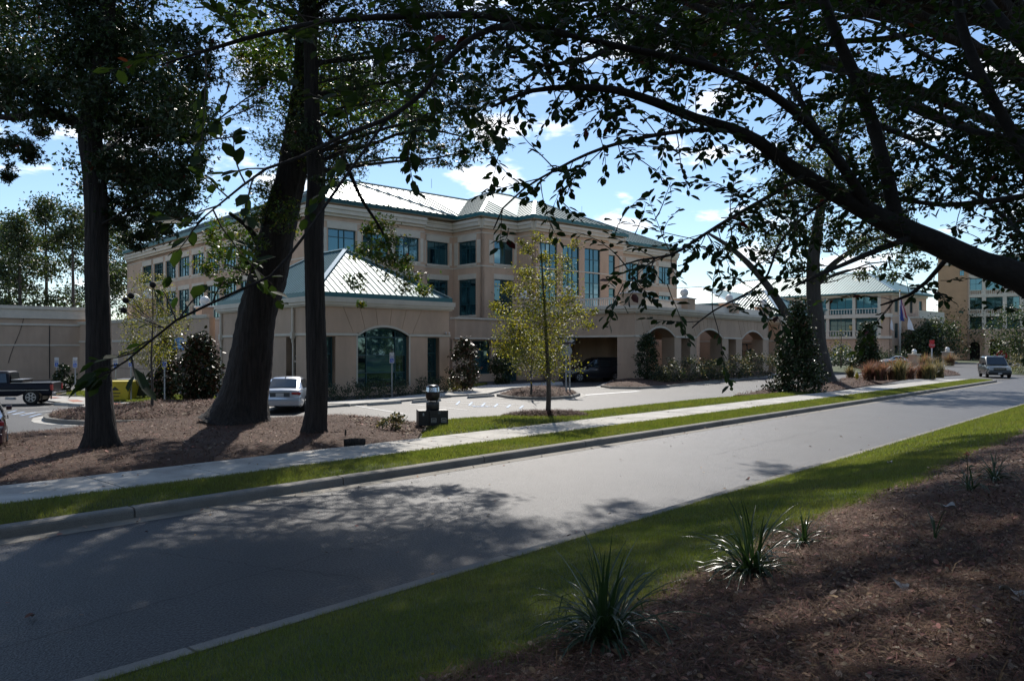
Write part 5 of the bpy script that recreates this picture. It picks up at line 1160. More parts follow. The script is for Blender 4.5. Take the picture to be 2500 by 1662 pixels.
litter('leaf_litter', nearmulch(8500, 9), bankz, .042, [chipm, chip2, redleaf], [.55,.40,.05]); litter('leaf_litter', nearmulch(3600, 17), bankz, .06, [chipm, chip2, redleaf], [.6,.35,.05])
bp = [tuple(q) for q in bedpoly]; xy = fill(bp, 46000); zb = lambda xy: bedz(xy[:,0], xy[:,1], edgedist(xy[:,0], xy[:,1], bp))
needles('bed_straw', xy, zb, .20, .004, strawb); litter('bed_litter', fill(bp, 2400), zb, .09, [chipm, chip2], [.5,.5])
bz2 = Gp([(831,1024),(995,1038),(1080,1036),(1000,1075),(880,1060)]); litter('bed_litter', fill(bz2, 1100), zb, .12, [chip2, chipm], [.7,.3])
for ip, n in ((isl1,7000),(isl2,2500),(isl3,3500)):
    zi = lambda xy, ip=ip: .154+.22*np.clip(edgedist(xy[:,0],xy[:,1],ip)/1.3,0,1)**.7
    needles('island_straw', fill(ip, n), zi, .28, .008, strawb); litter('island_litter', fill(ip, n//9), zi, .14, [chipm, chip2], [.5,.5])
needles('far_straw', fill(farbed, 5000), lambda xy: .05+.25*np.clip(edgedist(xy[:,0],xy[:,1],farbed)/1.2,0,1), .4, .014, strawb)
ring = [(G(1338,1019,.12).x+1.55*math.cos(i*.3927)*(1.15 if i%3 else 1), G(1338,1019,.12).y+.75*math.sin(i*.3927)) for i in range(16)]
rz = lambda X, Y, d: .18+.17*np.clip(d/.5,0,1)
mound('mulch_ring', ring, rz, mulchm, .3, .0); needles('ring_straw', fill(ring, 3500), lambda xy: rz(xy[:,0],xy[:,1],edgedist(xy[:,0],xy[:,1],ring)), .22, .006, strawb)
q1 = np.concatenate([RNG.normal(12.6,.22,170), RNG.normal(6.7,.18,150), RNG.uniform(7,12.3,60), RNG.uniform(14.5,16.3,110)]); p1 = RNG.uniform(1, 34, len(q1)); k1 = (q1 < 12.74)|(q1 > 14.5); k1 &= q1 > 6.57
litter('wind_blown_litter', topq(p1[k1], q1[k1]), lambda xy: np.where(-UY*xy[:,0]+UX*xy[:,1] > 14, .206, .004), .075, [chipm, chip2], [.6,.4])
# single big fallen leaves that stand out
for i, (px, py, s, lb) in enumerate([(2192,1433,.16,'curled pale grey fallen leaf on the shaded mulch right of the clumps'),(2315,1240,.15,'pale grey fallen leaf in the mulch below the red zinnia'),(2470,1452,.15,'pale curled fallen leaf on the mulch at the right edge'),(1750,1398,.10,'white fallen leaf at the left foot of the second strap leaved clump'),(2172,1131,.13,'bright white scrap of leaf lying on the sunlit grass bank')]):
    b = onbank(px, py); root = thing('fallen_leaf', lb, 'leaf', (b.x,b.y,b.z+.012), random.uniform(0,6)); m = MB(); vs = []
    for k in range(7):
        t = k/6; w_ = .30*math.sin(math.pi*(t*.9+.05))**.8; vs += [((t-.5)*s, -w_*s, .035*math.sin(t*5)+.03*w_*3*s/.15), ((t-.5)*s, 0, .02*math.sin(t*4)), ((t-.5)*s, w_*s*.9, .03*math.cos(t*6)*w_*2+.025)]
    m._add(vs, [(3*k+j, 3*k+j+1, 3*k+j+4, 3*k+j+3) for k in range(6) for j in (0,1)]); m.build('blade', M('pale_leaf%d' % i, (.36,.34,.32), .8, var=.2, scale=30), root, True)
    m = MB(); m.tube([(-s*.5,0,.004),(-s*.75,.01,.012)], .002, 5); m.build('leaf_stalk', bark2, root)
b = G(866,1086,.2); lg = thing('log', 'short dark fallen log lying at the sidewalk edge of the mulch bed', 'log', (b.x,b.y,b.z+.05), R(12)); m = MB(); trunkmesh(m, [Vector((-.27,0,0)),Vector((0,.02,.01)),Vector((.27,0,0))], [.10,.115,.10], n=14, ridge=.12, step=.08); m.build('bark', bark, lg, True); m = MB(); m.lathe([(.001,0),(.095,.002)], (0,0,0), 12); c = m.build('cut_end', chip2, lg); c.rotation_euler = (0,R(-90),0); c.location = (-.272,0,0)
b = G(843,1066,.25); st = thing('stake', 'short dark stake standing in the mulch bed before the slender sweetgum', 'stake', tuple(b)); m = MB(); m.bar((0,0,-.05),(.01,0,.2),.04,.04); m.build('post', bark, st); m = MB(); m.bar((-.02,0,.12),(.03,.01,.14),.03,.02); m.build('stub', bark, st)
# ------------------------------------------------------------------ signs, posts, lamps, pillars
def textobj(s, size, mat, par, loc, rot, name='lettering'):
    cu = bpy.data.curves.new(name, 'FONT'); cu.body = s; cu.size = size; cu.align_x = 'CENTER'; cu.align_y = 'CENTER'; cu.extrude = .002
    tmp = bpy.data.objects.new(name, cu); COL.objects.link(tmp); dg = bpy.context.evaluated_depsgraph_get(); me = bpy.data.meshes.new_from_object(tmp.evaluated_get(dg)); bpy.data.objects.remove(tmp)
    me.materials.clear(); o = link(name, me, mat, par); o.location = loc; o.rotation_euler = rot; return o
def access_sign(label, px, ybase, ytop, rz=0.0):
    b = G(px, ybase); h = (ybase-ytop)*b.y/F; root = thing('parking_sign', label, 'sign', tuple(b), rz, 'accessible parking signs')
    m = MB(); m.box(-.03,.03,-.02,.02,-.1,h-.05); m.build('post', galv, root)
    p = MB(); p.box(-.125,.125,-.035,-.022,h-.56,h-.14); p.build('plate', signwhite, root, bevel=.004); p = MB(); p.box(-.125,.125,-.034,-.023,h-.12,h+.02); p.build('plate', signwhite, root)
    q = MB(); q.box(-.095,.095,-.039,-.036,h-.53,h-.30); q.build('blue_panel', signblue, root)
    w_ = MB(); wheelchair(w_, Matrix.Translation((-.09,-.041,h-.52)) @ Matrix.Rotation(R(90),4,'X'), .20); w_.build('symbol', signwhite, root)
    textobj('RESERVED\nPARKING', .045, signblue, root, (0,-.041,h-.22), (R(90),0,0)); return root
for a in [('accessible parking sign at the far left by the pickup tail',139,961,873),('accessible parking sign beside the low wing door left of the straight sweetgum',184,969,873),('accessible parking sign partly hidden by a big leaf right of the straight sweetgum',320,982,868),('accessible parking sign close behind the yellow skip',283,978,872),('accessible parking sign in front of the feathery yellow tree',402,985,868),('accessible parking sign before the broad brown magnolia',450,989,863),('accessible parking sign in front of the arched window',957,972,861),('accessible parking sign at the right end of the pavilion',1088,955,866)]: access_sign(*a)
b = G(1382,967); r1 = thing('stop_sign', 'stop sign seen from behind in the oval island, grey octagon back', 'sign', tuple(b), R(180+8)); Hs = (967-841)*b.y/F
m = MB(); m.box(-.045,.045,-.03,.03,-.1,Hs-.1); m.build('post', galv, r1)
oc_ = [(.36*math.cos(R(22.5+45*i)), Hs-.36+.36*math.sin(R(22.5+45*i))) for i in range(8)]; m = MB(); m.prismy(oc_, -.045, -.035); m.build('plate', galv, r1); m = MB(); m.prismy([(x*.94, Hs-.36+(z-Hs+.36)*.94) for x, z in oc_], -.049, -.046); m.build('face', signred, r1); textobj('STOP', .30, signwhite, r1, (0,-.051,Hs-.37), (R(90),0,0))
b = G(1391,966); r2 = thing('one_way_sign', 'one way arrow sign on a grey post above the back of the stop sign', 'sign', tuple(b), 0); Hs = (966-823)*b.y/F
m = MB(); m.box(-.045,.045,-.03,.03,-.1,Hs-.05); m.build('post', galv, r2); m = MB(); m.box(-.45,.31,-.05,-.036,Hs-.38,Hs); m.build('plate', black, r2)
m = MB(); m.box(-.42,.06,-.054,-.052,Hs-.27,Hs-.11); m.prismy([(.06,Hs-.34),(.28,Hs-.19),(.06,Hs-.04)], -.054, -.052); m.build('arrow', signwhite, r2); textobj('ONE WAY', .105, black, r2, (-.16,-.056,Hs-.19), (R(90),0,0))
m = MB(); m.box(-.45,.31,-.0525,-.051,Hs-.018,Hs-.004); m.box(-.45,.31,-.0525,-.051,Hs-.376,Hs-.362); m.build('border', signwhite, r2)
def lamp_post(label, px, yb, yt, gl=lampglass):
    b = G(px, yb); h = (yb-yt)*b.y/F; root = thing('street_lamp', label, 'lamp', tuple(b), 0, 'old style lamp posts by the far car park'); m = MB(); m.lathe([(.28,0),(.28,.5),(.12,.7),(.09,h*.8),(.14,h*.82),(.1,h*.84)], (0,0,0), 10); m.build('pole', black, root, True)
    m = MB(); m.lathe([(.16,h*.84),(.34,h*.9),(.40,h*.94),(.30,h*.97)], (0,0,0), 10); m.build('lantern', gl, root, True); m = MB(); m.lathe([(.42,h*.972),(.2,h*.99),(.03,h)], (0,0,0), 10); m.build('cap', black, root, True)
lamp_post('lamp post with amber lantern left of the flagpole', 2154, 885, 776); lamp_post('lamp post with amber lantern above the distant magnolia', 2121, 884, 788); lamp_post('lamp post with pale amber lantern nearest the oak trunk', 2078, 884, 792); lamp_post('lamp post with white lantern at the corner of the balcony building', 2299, 884, 780, globem)
b = G(2197, 889); fp = thing('flagpole', 'tall grey flagpole before the balcony building', 'flagpole', tuple(b)); h = (889-711)*b.y/F; m = MB(); m.lathe([(.16,0),(.12,h*.5),(.06,h)], (0,0,0), 10); m.build('pole', galv, fp, True); m = MB(); m.ball((0,0,h+.12), .16, 10, 6); m.build('finial', lampglass, fp, True); m = MB(); m.bar((-1.55,0,h*.665),(1.55,0,h*.665),.08,.08); m.build('yardarm', galv, fp)
def flag(label, name, dx, zt, ln, wd, mats, folded=True):
    root = thing(name, label, 'flag', (b.x+dx, b.y-.15, b.z+zt)); 
    for j, (mt, u0, u1) in enumerate(mats):
        m = MB(); n = 9; mm = 5
        for i in range(n+1):
            for k in range(mm+1):
                t = i/n; u = u0+(u1-u0)*k/mm; m.v.append((wd*(u*(.25+.75*t))+.05*math.sin(t*7+u*5), .12*math.sin(u*14+t*2)*(.3+t), -ln*t-.25*u*ln*.3))
        for i in range(n):
            for k in range(mm): a = i*(mm+1)+k; m.f.append((a,a+1,a+mm+2,a+mm+1))
        m.build('cloth', mt, root, True)
    return root
frd = M('flag_red', (.35,.05,.06), .8); fbl = M('flag_blue', (.03,.05,.22), .8); fwh = M('flag_white', (.75,.73,.75), .8)
flag('striped red white and blue flag hanging limp on the flagpole', 'flag', .05, h*.90, 3.1, 1.2, [(fbl,0,.25),(frd,.25,.45),(fwh,.45,.6),(frd,.6,.75),(fwh,.75,.86),(frd,.86,1)])
flag('dark blue flag hanging below the striped one', 'flag', .0, h*.71, 1.4, .8, [(fbl,0,1)]); flag('white flag hanging on the right arm of the flagpole', 'flag', 1.3, h*.655, 2.2, 1.1, [(fwh,0,1)]); flag('narrow white flag hanging on the left arm of the flagpole', 'flag', -1.6, h*.655, 2.2, .5, [(fwh,0,1)])
for px, yb, yt, lb in ((2232,897,853,'tan stucco gate pillar with white globe left of the road junction'),(2313,889,848,'tan gate pillar with white globe right of the far driveway')):
    q = G(px, yb); hh = (yb-yt)*q.y/F; s = hh/3.3; root = thing('gate_pillar', lb, 'pillar', tuple(q), R(42.5), 'gate pillars with globes'); m = MB(); m.box(-.75*s,.75*s,-.75*s,.75*s,0,2.3*s); m.build('shaft', stucco, root, bevel=.02); m = MB(); m.box(-.9*s,.9*s,-.9*s,.9*s,2.3*s,2.5*s); m.lathe([(.5*s,0),(.5*s,.06),(.3*s,.12)], (0,0,2.5*s), 12); m.build('cap', cream, root); m = MB(); m.ball((0,0,2.95*s), .42*s, 16, 9); m.build('globe', globem, root, True)
q = G(2275, 893); rs = thing('stop_sign', 'far red stop sign on white post beside the left gate pillar', 'sign', tuple(q), R(-10)); hh = (893-830)*q.y/F; m = MB(); m.box(-.09,.09,-.05,.05,0,hh*.9); m.build('post', signwhite, rs); oc_ = [(.45*math.cos(R(22.5+45*i)), hh*.80+.45*math.sin(R(22.5+45*i))) for i in range(8)]; m = MB(); m.prismy(oc_, -.09, -.06); m.build('plate', signred, rs); textobj('STOP', .34, signwhite, rs, (0,-.095,hh*.8), (R(90),0,0)); m = MB(); m.box(-.35,.35,-.08,-.06,hh*.90,hh); m.build('upper_plate', signred, rs)
q = G(2446, 884); rs = thing('no_entry_sign', 'red no entry sign standing behind the dark suv', 'sign', tuple(q), R(-15)); hh = (884-857)*q.y/F; m = MB(); m.box(-.09,.09,-.05,.05,0,hh-.5); m.build('post', galv, rs); m = MB(); m.lathe([(.001,0),(.95,0),(.95,.03),(.001,.03)], (0,0,0), 20); pl = m.build('plate', signred, rs); pl.rotation_euler = (R(90),0,0); pl.location = (0,-.06,hh-.85); m = MB(); m.box(-.62,.62,-.11,-.095,hh-.99,hh-.71); m.build('bar', signwhite, rs)
q = G(2092, 931, .15); hy = thing('fire_hydrant', 'yellow fire hydrant in the mulch before the red grasses', 'hydrant', tuple(q), R(30)); m = MB(); m.lathe([(.16,0),(.16,.06),(.11,.08),(.11,.45),(.14,.47),(.14,.52),(.11,.56),(.06,.66),(.03,.70),(.03,.75)], (0,0,0), 14); m.build('barrel', yellowm, hy, True)
for a in (0, 90, 180): m = MB(Matrix.Rotation(R(a),4,'Z')); m.tube([(.08,0,.36),(.19,0,.36)], .06, 10); m.tube([(.19,0,.36),(.215,0,.36)], .035, 6); m.build('outlet', yellowm, hy)
m = MB(); m.lathe([(.17,0),(.17,.03)], (0,0,.02), 12); m.build('flange', yellowm, hy)
# wheel stops
for (x0, y0, x1, y1), lb in zip([(775,992,856,991.5),(898,990,979,984.5),(1007,984,1075,978.5),(1142,972.5,1206,968),(134,988.5,167,990),(168,990.5,204,993),(15,974,37,975)], ['wheel stop in the stall beside the slender sweetgum','wheel stop before the arched window','wheel stop behind the black cooker','wheel stop at the hatched stall by the oval island','left wheel stop of the pair behind the pickup truck','right wheel stop of the pair behind the pickup truck','wheel stop under the pickup truck']):
    A, Bb = G(x0,y0), G(x1,y1); d = Bb-A; root = thing('wheel_stop', lb, 'wheel stop', tuple((A+Bb)/2), math.atan2(d.y, d.x), 'concrete wheel stops'); ln = d.length/2; m = MB(); m._add([(-ln,-.09,0),(-ln,.09,0),(-ln+.04,.05,.13),(-ln+.04,-.05,.13),(ln,-.09,0),(ln,.09,0),(ln-.04,.05,.13),(ln-.04,-.05,.13)], [(0,1,2,3),(7,6,5,4),(0,3,7,4),(1,5,6,2),(3,2,6,7),(0,4,5,1)]); m.build('block', conc, root, bevel=.012); m = MB(); [m.lathe([(.02,0),(.02,.006)], (sx*ln*.7,0,.13), 8) for sx in (-1,1)]; m.build('pin', galv, root)
# black cooker on its case
q = G(1055,1036,.18); ck = thing('cooker', 'black barbecue cooker with shining steel lid edge stacked on a wide black case', 'cooker', (q.x,q.y,.17), R(14)); k = q.y/F
w0 = 36*k
m = MB(); m.box(-w0,-.28*w0-.006,-.30,.30,0,.50); m.box(-.28*w0,w0,-.31,.30,0,.50); m.build('case', black, ck, bevel=.01)
for x in (-.02, .66):
    m = MB(); cx = w0*x+.02
    for a, b_, c_, d_ in ((-.085,.085,.225,.245),(-.085,.085,.105,.125),(-.085,-.065,.125,.225),(.065,.085,.125,.225)): m.box(cx+a, cx+b_, -.318, -.308, c_, d_)
    m.build('handle_frame', galv, ck); m = MB(); m.box(cx-.055,cx+.055,-.316,-.309,.150,.165); m.box(cx-.05,cx+.05,-.318,-.311,.172,.186); m.build('handle', alloy, ck)
m = MB(); m.box(.30*w0,.48*w0,-.316,-.309,.38,.46); m.build('sticker', greyplast, ck); m = MB(); m.box(-.72*w0,-.62*w0,-.306,-.299,.33,.42); m.build('latch', galv, ck)
m = MB(); m.lathe([(.21,.50),(.22,.53),(.22,.74),(.21,.765)], (.02,0,0), 20); m.build('drum', blacks, ck, True)
m = MB(); m.lathe([(.13,.80),(.20,.84),(.235,.93),(.24,1.08),(.24,1.10)], (.02,0,0), 22); m.build('bowl', blacks, ck, True); m = MB(); [m.bar((.02+.16*math.cos(a),.16*math.sin(a),.76),(.02+.2*math.cos(a),.2*math.sin(a),.87),.02,.02) for a in (.5,2.6,4.2,5.6)]; m.build('leg', black, ck)
m = MB(); m.lathe([(.24,1.10),(.235,1.13),(.22,1.24),(.21,1.25)], (.02,0,0), 22); m.box(-.31,.35,-.12,.12,1.10,1.115); m.build('lid_rim', chrome, ck); m = MB(); m.lathe([(.21,1.25),(.20,1.29),(.10,1.32),(.001,1.325)], (.02,0,0), 22); m.build('lid', blacks, ck, True)
m = MB(); m.box(-.34,-.26,-.03,.03,1.08,1.13); m.box(.30,.38,-.03,.03,1.08,1.13); m.build('side_handle', black, ck); m = MB(); m.tube([(.27,-.1,1.02),(.30,-.1,1.0),(.30,-.1,.90)], .008, 5); m.build('hook', galv, ck)
# yellow skip and grey tub cart
q = G(290,981); sk = thing('yellow_skip', 'yellow rectangular waste skip behind the straight sweetgum by the low wing', 'skip', tuple(q), R(10)); kk = q.y/F; m = MB(); m._add([(-28*kk,-.5,.08),(26*kk,-.5,.08),(26*kk,.9,.08),(-28*kk,.9,.08),(-30*kk,-.6,1.0),(36*kk,-.6,1.0),(36*kk,1.0,1.0),(-30*kk,1.0,1.0)], [(3,2,1,0),(0,1,5,4),(1,2,6,5),(2,3,7,6),(3,0,4,7)]); m.build('body', yellowm, sk); m = MB(); m.box(-31*kk,37*kk,-.66,1.06,1.0,1.06); m.build('rim', yellowm, sk)
m = MB(); m.prismy([(-10*kk,.62),(0,.80),(10*kk,.62)], -.60, -.585); m.box(-12*kk,12*kk,-.58,-.565,.45,.50); m.box(-9*kk,9*kk,-.56,-.545,.30,.34); m.build('warning_mark', black, sk)
q = G(330,976); tb = thing('tub_cart', 'dark grey plastic tub cart with tapered end beside the yellow skip', 'cart', tuple(q), R(6)); kk = q.y/F; m = MB(); m._add([(-14*kk,-.45,.22),(30*kk,-.45,.22),(30*kk,.45,.22),(-14*kk,.45,.22),(-38*kk,-.6,1.05),(36*kk,-.6,1.05),(36*kk,.6,1.05),(-38*kk,.6,1.05)], [(3,2,1,0),(0,1,5,4),(1,2,6,5),(2,3,7,6),(3,0,4,7)]); m.build('tub', greyplast, tb); m = MB(); m.box(-40*kk,38*kk,-.66,.66,1.05,1.10); m.build('rim', greyplast, tb)
for x in (-10,26): m = MB(); m.tube([(x*kk,-.4,.11),(x*kk,-.34,.11)], .11, 12); m.build('wheel', rubber, tb)
# ------------------------------------------------------------------ vehicles: x forward, y left, built to real sizes
def lerp_prof(prof, x):
    for (a, *va), (b_, *vb) in zip(prof, prof[1:]):
        if a <= x <= b_: t = (x-a)/(b_-a+1e-9); return [p+(q-p)*t for p, q in zip(va, vb)]
    return list(prof[-1][1:] if x > prof[-1][0] else prof[0][1:])
def car(name, label, cat, loc, heading, L_, W_, prof, cab, wheels, wr, paint, glassq, group=None, spokes=5, bed=None):
    """prof: (x, z_bottom, z_belt, halfwidth) rear to front; cab: (x, z, half_top) stations of the roof line"""
    root = thing(name, label, cat, loc, math.atan2(heading[1], heading[0]), group); m = MB(); xs = sorted({p[0] for p in prof} | {prof[0][0]+(prof[-1][0]-prof[0][0])*i/22 for i in range(23)}); rings = []
    for x in xs:
        zb, zt, hw = lerp_prof(prof, x); h_ = zt-zb
        half = [(hw*.86, zb), (hw*.97, zb+h_*.10), (hw, zb+h_*.34), (hw*.995, zb+h_*.62), (hw*.965, zb+h_*.86), (hw*.90, zt), (hw*.5, zt+.025), (0, zt+.035)]
        ring = [(x, y, z) for y, z in half] + [(x, -y, z) for y, z in half[-2::-1]]
        for wx in wheels:                              # open the wheel arches
            if abs(x-wx) < wr*1.18:
                top = wr+math.sqrt((wr*1.18)**2-(x-wx)**2); ring = [(a, b, max(c, min(top, zt-.05)) if abs(b) > hw*.6 and c < top else c) for a, b, c in ring]
        rings.append(ring)
    n = len(rings[0])
    for r in rings: m.v += r
    for i in range(len(rings)-1):
        for k in range(n-1): m.f.append((i*n+k+1, i*n+k, (i+1)*n+k, (i+1)*n+k+1))
    m.f.append(tuple(range(n))); m.f.append(tuple((len(rings)-1)*n+k for k in range(n))[::-1]); body = m.build('body', paint, root, True)
    if True:
        e = body.modifiers.new('es', 'EDGE_SPLIT'); e.split_angle = R(38)
    # cabin: belt ring to roof
    c = MB(); st = []
    for x, z, ht in cab:
        zb, zt, hw = lerp_prof(prof, x); hb = hw*.90; st.append([(x, hb, zt-.02), (x, ht+(hb-ht)*.12, zt+(z-zt)*.86) if z > zt+.1 else (x, ht, z), (x, ht*.86, z), (x, 0, z+.02)])
    full = [s + [(x, -y, z) for x, y, z in s[-2::-1]] for s in st]
    for r in full: c.v += r
    nn = len(full[0])
    for i in range(len(full)-1):
        for k in range(nn-1): c.f.append((i*nn+k+1, i*nn+k, (i+1)*nn+k, (i+1)*nn+k+1))
    cb = c.build('cabin', paint, root, True); e = cb.modifiers.new('es', 'EDGE_SPLIT'); e.split_angle = R(35)
    for quad in glassq: g = MB(); g.poly(quad); s = g.build('window', carglass, root); md = s.modifiers.new('t', 'SOLIDIFY'); md.thickness = .006; md.offset = 0
    for wx in wheels:
        for sy in (-1, 1):
            hw = lerp_prof(prof, wx)[2]; y1 = sy*(hw-.01); y0 = sy*(hw-.22); ty = MB(); ty.tube([(wx,y0,wr),(wx,y1-sy*.03,wr),(wx,y1,wr)], [wr, wr, wr*.93], 24); t_ = ty.build('tyre', rubber, root, True); t_.modifiers.new('es','EDGE_SPLIT').split_angle = R(40)
            rm = MB(); rm.tube([(wx,y1-sy*.02,wr),(wx,y1+sy*.012,wr)], [wr*.62, wr*.60], 20); rm.build('rim', black, t_)
            sp_ = MB()
            for k in range(spokes): a = 6.283*k/spokes; sp_.bar((wx+.05*math.cos(a), y1+sy*.016, wr+.05*math.sin(a)), (wx+wr*.58*math.cos(a), y1+sy*.016, wr+wr*.58*math.sin(a)), .012, .075)
            sp_.lathe([(.001,0),(.06,.0),(.06,.012)], (0,0,0), 8) if False else None
            tr_ = MB(); [tr_.bar((wx+wr*.60*math.cos(6.283*k/20), y1+sy*.017, wr+wr*.60*math.sin(6.283*k/20)), (wx+wr*.60*math.cos(6.283*(k+1)/20), y1+sy*.017, wr+wr*.60*math.sin(6.283*(k+1)/20)), .014, .03) for k in range(20)]
            sp_.v, o_ = sp_.v+tr_.v, len(sp_.v); sp_.f += [tuple(i+o_ for i in f) for f in tr_.f]; sp_.build('spokes', alloy, t_)
        w2 = MB(); hw = lerp_prof(prof, wx)[2]; w2.box(wx-wr*.95, wx+wr*.95, -hw+.1, hw-.1, .25, wr*1.9); w2.build('wheel_well', black, root)
    return root
def part(root, name, mat, *boxes, bevel=.0):
    m = MB(); [m.box(*b_) for b_ in boxes]; return m.build(name, mat, root, bevel=bevel)
def sidewin(xs_z, prof, off_=.004):                    # window quad on both flanks
    o = []
    for sy in (1, -1): o.append([(x, sy*(y+off_), z) for x, y, z in (xs_z if sy == 1 else xs_z[::-1])])
    return o
def sedan(label, loc, hd, paint, group=None):
    prof = [(-2.40,.38,.80,.78),(-2.30,.30,.93,.84),(-1.9,.22,.99,.89),(-1.0,.20,.97,.91),(.4,.20,.94,.91),(1.2,.20,.90,.90),(1.9,.22,.80,.87),(2.3,.26,.70,.78),(2.42,.32,.60,.68)]
    cab = [(-1.80,.99,.66),(-1.05,1.40,.60),(-.5,1.455,.60),(.1,1.44,.60),(1.25,.92,.70)]
    def yb(x, t): return .90*lerp_prof(prof, x)[2]+(.60-.90*lerp_prof(prof, x)[2])*t
    gl = [[(-1.74,.58,1.035),(-1.12,.52,1.375),(-1.12,-.52,1.375),(-1.74,-.58,1.035)], [(1.20,-.62,.965),(.16,-.53,1.425),(.16,.53,1.425),(1.20,.62,.965)]]
    gl[0] = [(x-.012, y, z+.022) for x, y, z in gl[0]]; gl[1] = [(x+.012, y, z+.022) for x, y, z in gl[1]]
    gl += sidewin([(-1.35,.80,1.02),(-.38,.81,1.00),(-.42,.64,1.36),(-.95,.65,1.34)], prof, .012)+sidewin([(-.30,.81,1.0),(.85,.815,.97),(.12,.65,1.35),(-.34,.64,1.36)], prof, .012)
    r = car('silver_sedan' if paint is silver else 'sedan', label, 'car', loc, hd, 4.8, 1.82, prof, cab, (-1.38,1.36), .32, paint, gl, group)
    part(r, 'rear_bumper', paint, (-2.47,-2.30,-.80,.80,.30,.58), bevel=.05); part(r, 'front_bumper', paint, (2.30,2.47,-.72,.72,.26,.50), bevel=.05)
    for sy in (1,-1): part(r, 'tail_light', redlamp, (-2.40,-2.24,min(sy*.46,sy*.83),max(sy*.46,sy*.83),.76,.87), bevel=.015); part(r, 'reversing_light', clearlamp, (-2.405,-2.24,min(sy*.46,sy*.80),max(sy*.46,sy*.80),.715,.757)); part(r, 'headlight', clearlamp, (2.2,2.36,min(sy*.48,sy*.74),max(sy*.48,sy*.74),.60,.72), bevel=.015); part(r, 'mirror', paint, (.75,.92,min(sy*.88,sy*1.02),max(sy*.88,sy*1.02),.95,1.07), bevel=.02); part(r, 'door_handle', paint, (-.42,-.26,min(sy*.90,sy*.935),max(sy*.90,sy*.935),.80,.83)); part(r, 'door_handle', paint, (.5,.66,min(sy*.90,sy*.935),max(sy*.90,sy*.935),.78,.81))
    part(r, 'licence_plate', signwhite, (-2.445,-2.42,-.16,.16,.70,.84)); part(r, 'plate_recess', greyplast, (-2.425,-2.30,-.40,.40,.69,.87)); part(r, 'exhaust', black, (-2.44,-2.2,-.62,-.54,.26,.33)); part(r, 'antenna', black, (-1.02,-.92,-.02,.02,1.425,1.47))
    part(r, 'parcel_shelf', greyplast, (-1.5,-1.2,-.5,.5,.98,1.0)); return r
def suv(name, label, loc, hd, paint, h=1.95, trim=True, group=None, cat='suv'):
    prof = [(-2.60,.45,1.05,.90),(-2.50,.36,1.18,.97),(-1.5,.32,1.18,1.0),(.8,.32,1.15,1.0),(1.5,.32,1.10,.99),(2.3,.34,1.02,.95),(2.55,.40,.92,.86)]
    cab = [(-2.45,h-.32,.80),(-2.36,h-.04,.78),(-2.0,h,.78),(.15,h,.78),(.30,h-.04,.77),(1.22,1.14,.86)]
    gl = [[(1.20,-.80,1.20),(.36,-.70,h-.08),(.36,.70,h-.08),(1.20,.80,1.20)],[(-2.47,.70,1.28),(-2.42,.68,h-.14),(-2.42,-.68,h-.14),(-2.47,-.70,1.28)]]
    gl[0] = [(x+.03,y,z+.02) for x,y,z in gl[0]]; gl[1] = [(x-.02,y,z) for x,y,z in gl[1]]
    gl += sidewin([(-2.28,.89,1.24),(-1.20,.90,1.23),(-1.20,.80,h-.13),(-2.22,.80,h-.13)], prof, .012)+sidewin([(-1.10,.90,1.23),(-.14,.90,1.22),(-.14,.80,h-.13),(-1.10,.80,h-.13)], prof, .012)+sidewin([(-.04,.90,1.22),(1.0,.90,1.20),(.24,.80,h-.13),(-.04,.80,h-.13)], prof, .012)
    r = car(name, label, cat, loc, hd, 5.2, 2.0, prof, cab, (-1.52,1.62), .385, paint, gl, group)
    part(r, 'front_bumper', greyplast if trim else paint, (2.40,2.66,-.93,.93,.46,.66), bevel=.05); part(r, 'lower_bumper', black, (2.38,2.62,-.90,.90,.33,.455), bevel=.03); part(r, 'rear_bumper', black, (-2.68,-2.45,-.93,.93,.42,.62), bevel=.04)
    part(r, 'grille', black, (2.50,2.585,-.46,.46,.70,.94)); part(r, 'grille_bar', chrome if trim else black, (2.585,2.60,-.44,.44,.80,.83))
    for sy in (1,-1): part(r, 'headlight', clearlamp, (2.42,2.575,min(sy*.50,sy*.86),max(sy*.50,sy*.86),.72,.90), bevel=.02); part(r, 'tail_light', redlamp, (-2.62,-2.5,min(sy*.78,sy*.95),max(sy*.78,sy*.95),.85,1.2)); part(r, 'mirror', black, (.80,.98,min(sy*.97,sy*1.2),max(sy*.97,sy*1.2),1.14,1.36), bevel=.03); part(r, 'running_board', black, (-1.0,1.1,min(sy*.9,sy*1.04),max(sy*.9,sy*1.04),.34,.42)); part(r, 'roof_rail', black, (-2.1,0,min(sy*.66,sy*.70),max(sy*.66,sy*.70),h,h+.07)); part(r, 'door_handle', black, (-.30,-.14,min(sy*.97,sy*1.015),max(sy*.97,sy*1.015),1.0,1.04))
    part(r, 'licence_plate', signwhite, (2.625,2.64,-.15,.15,.36,.50)); return r
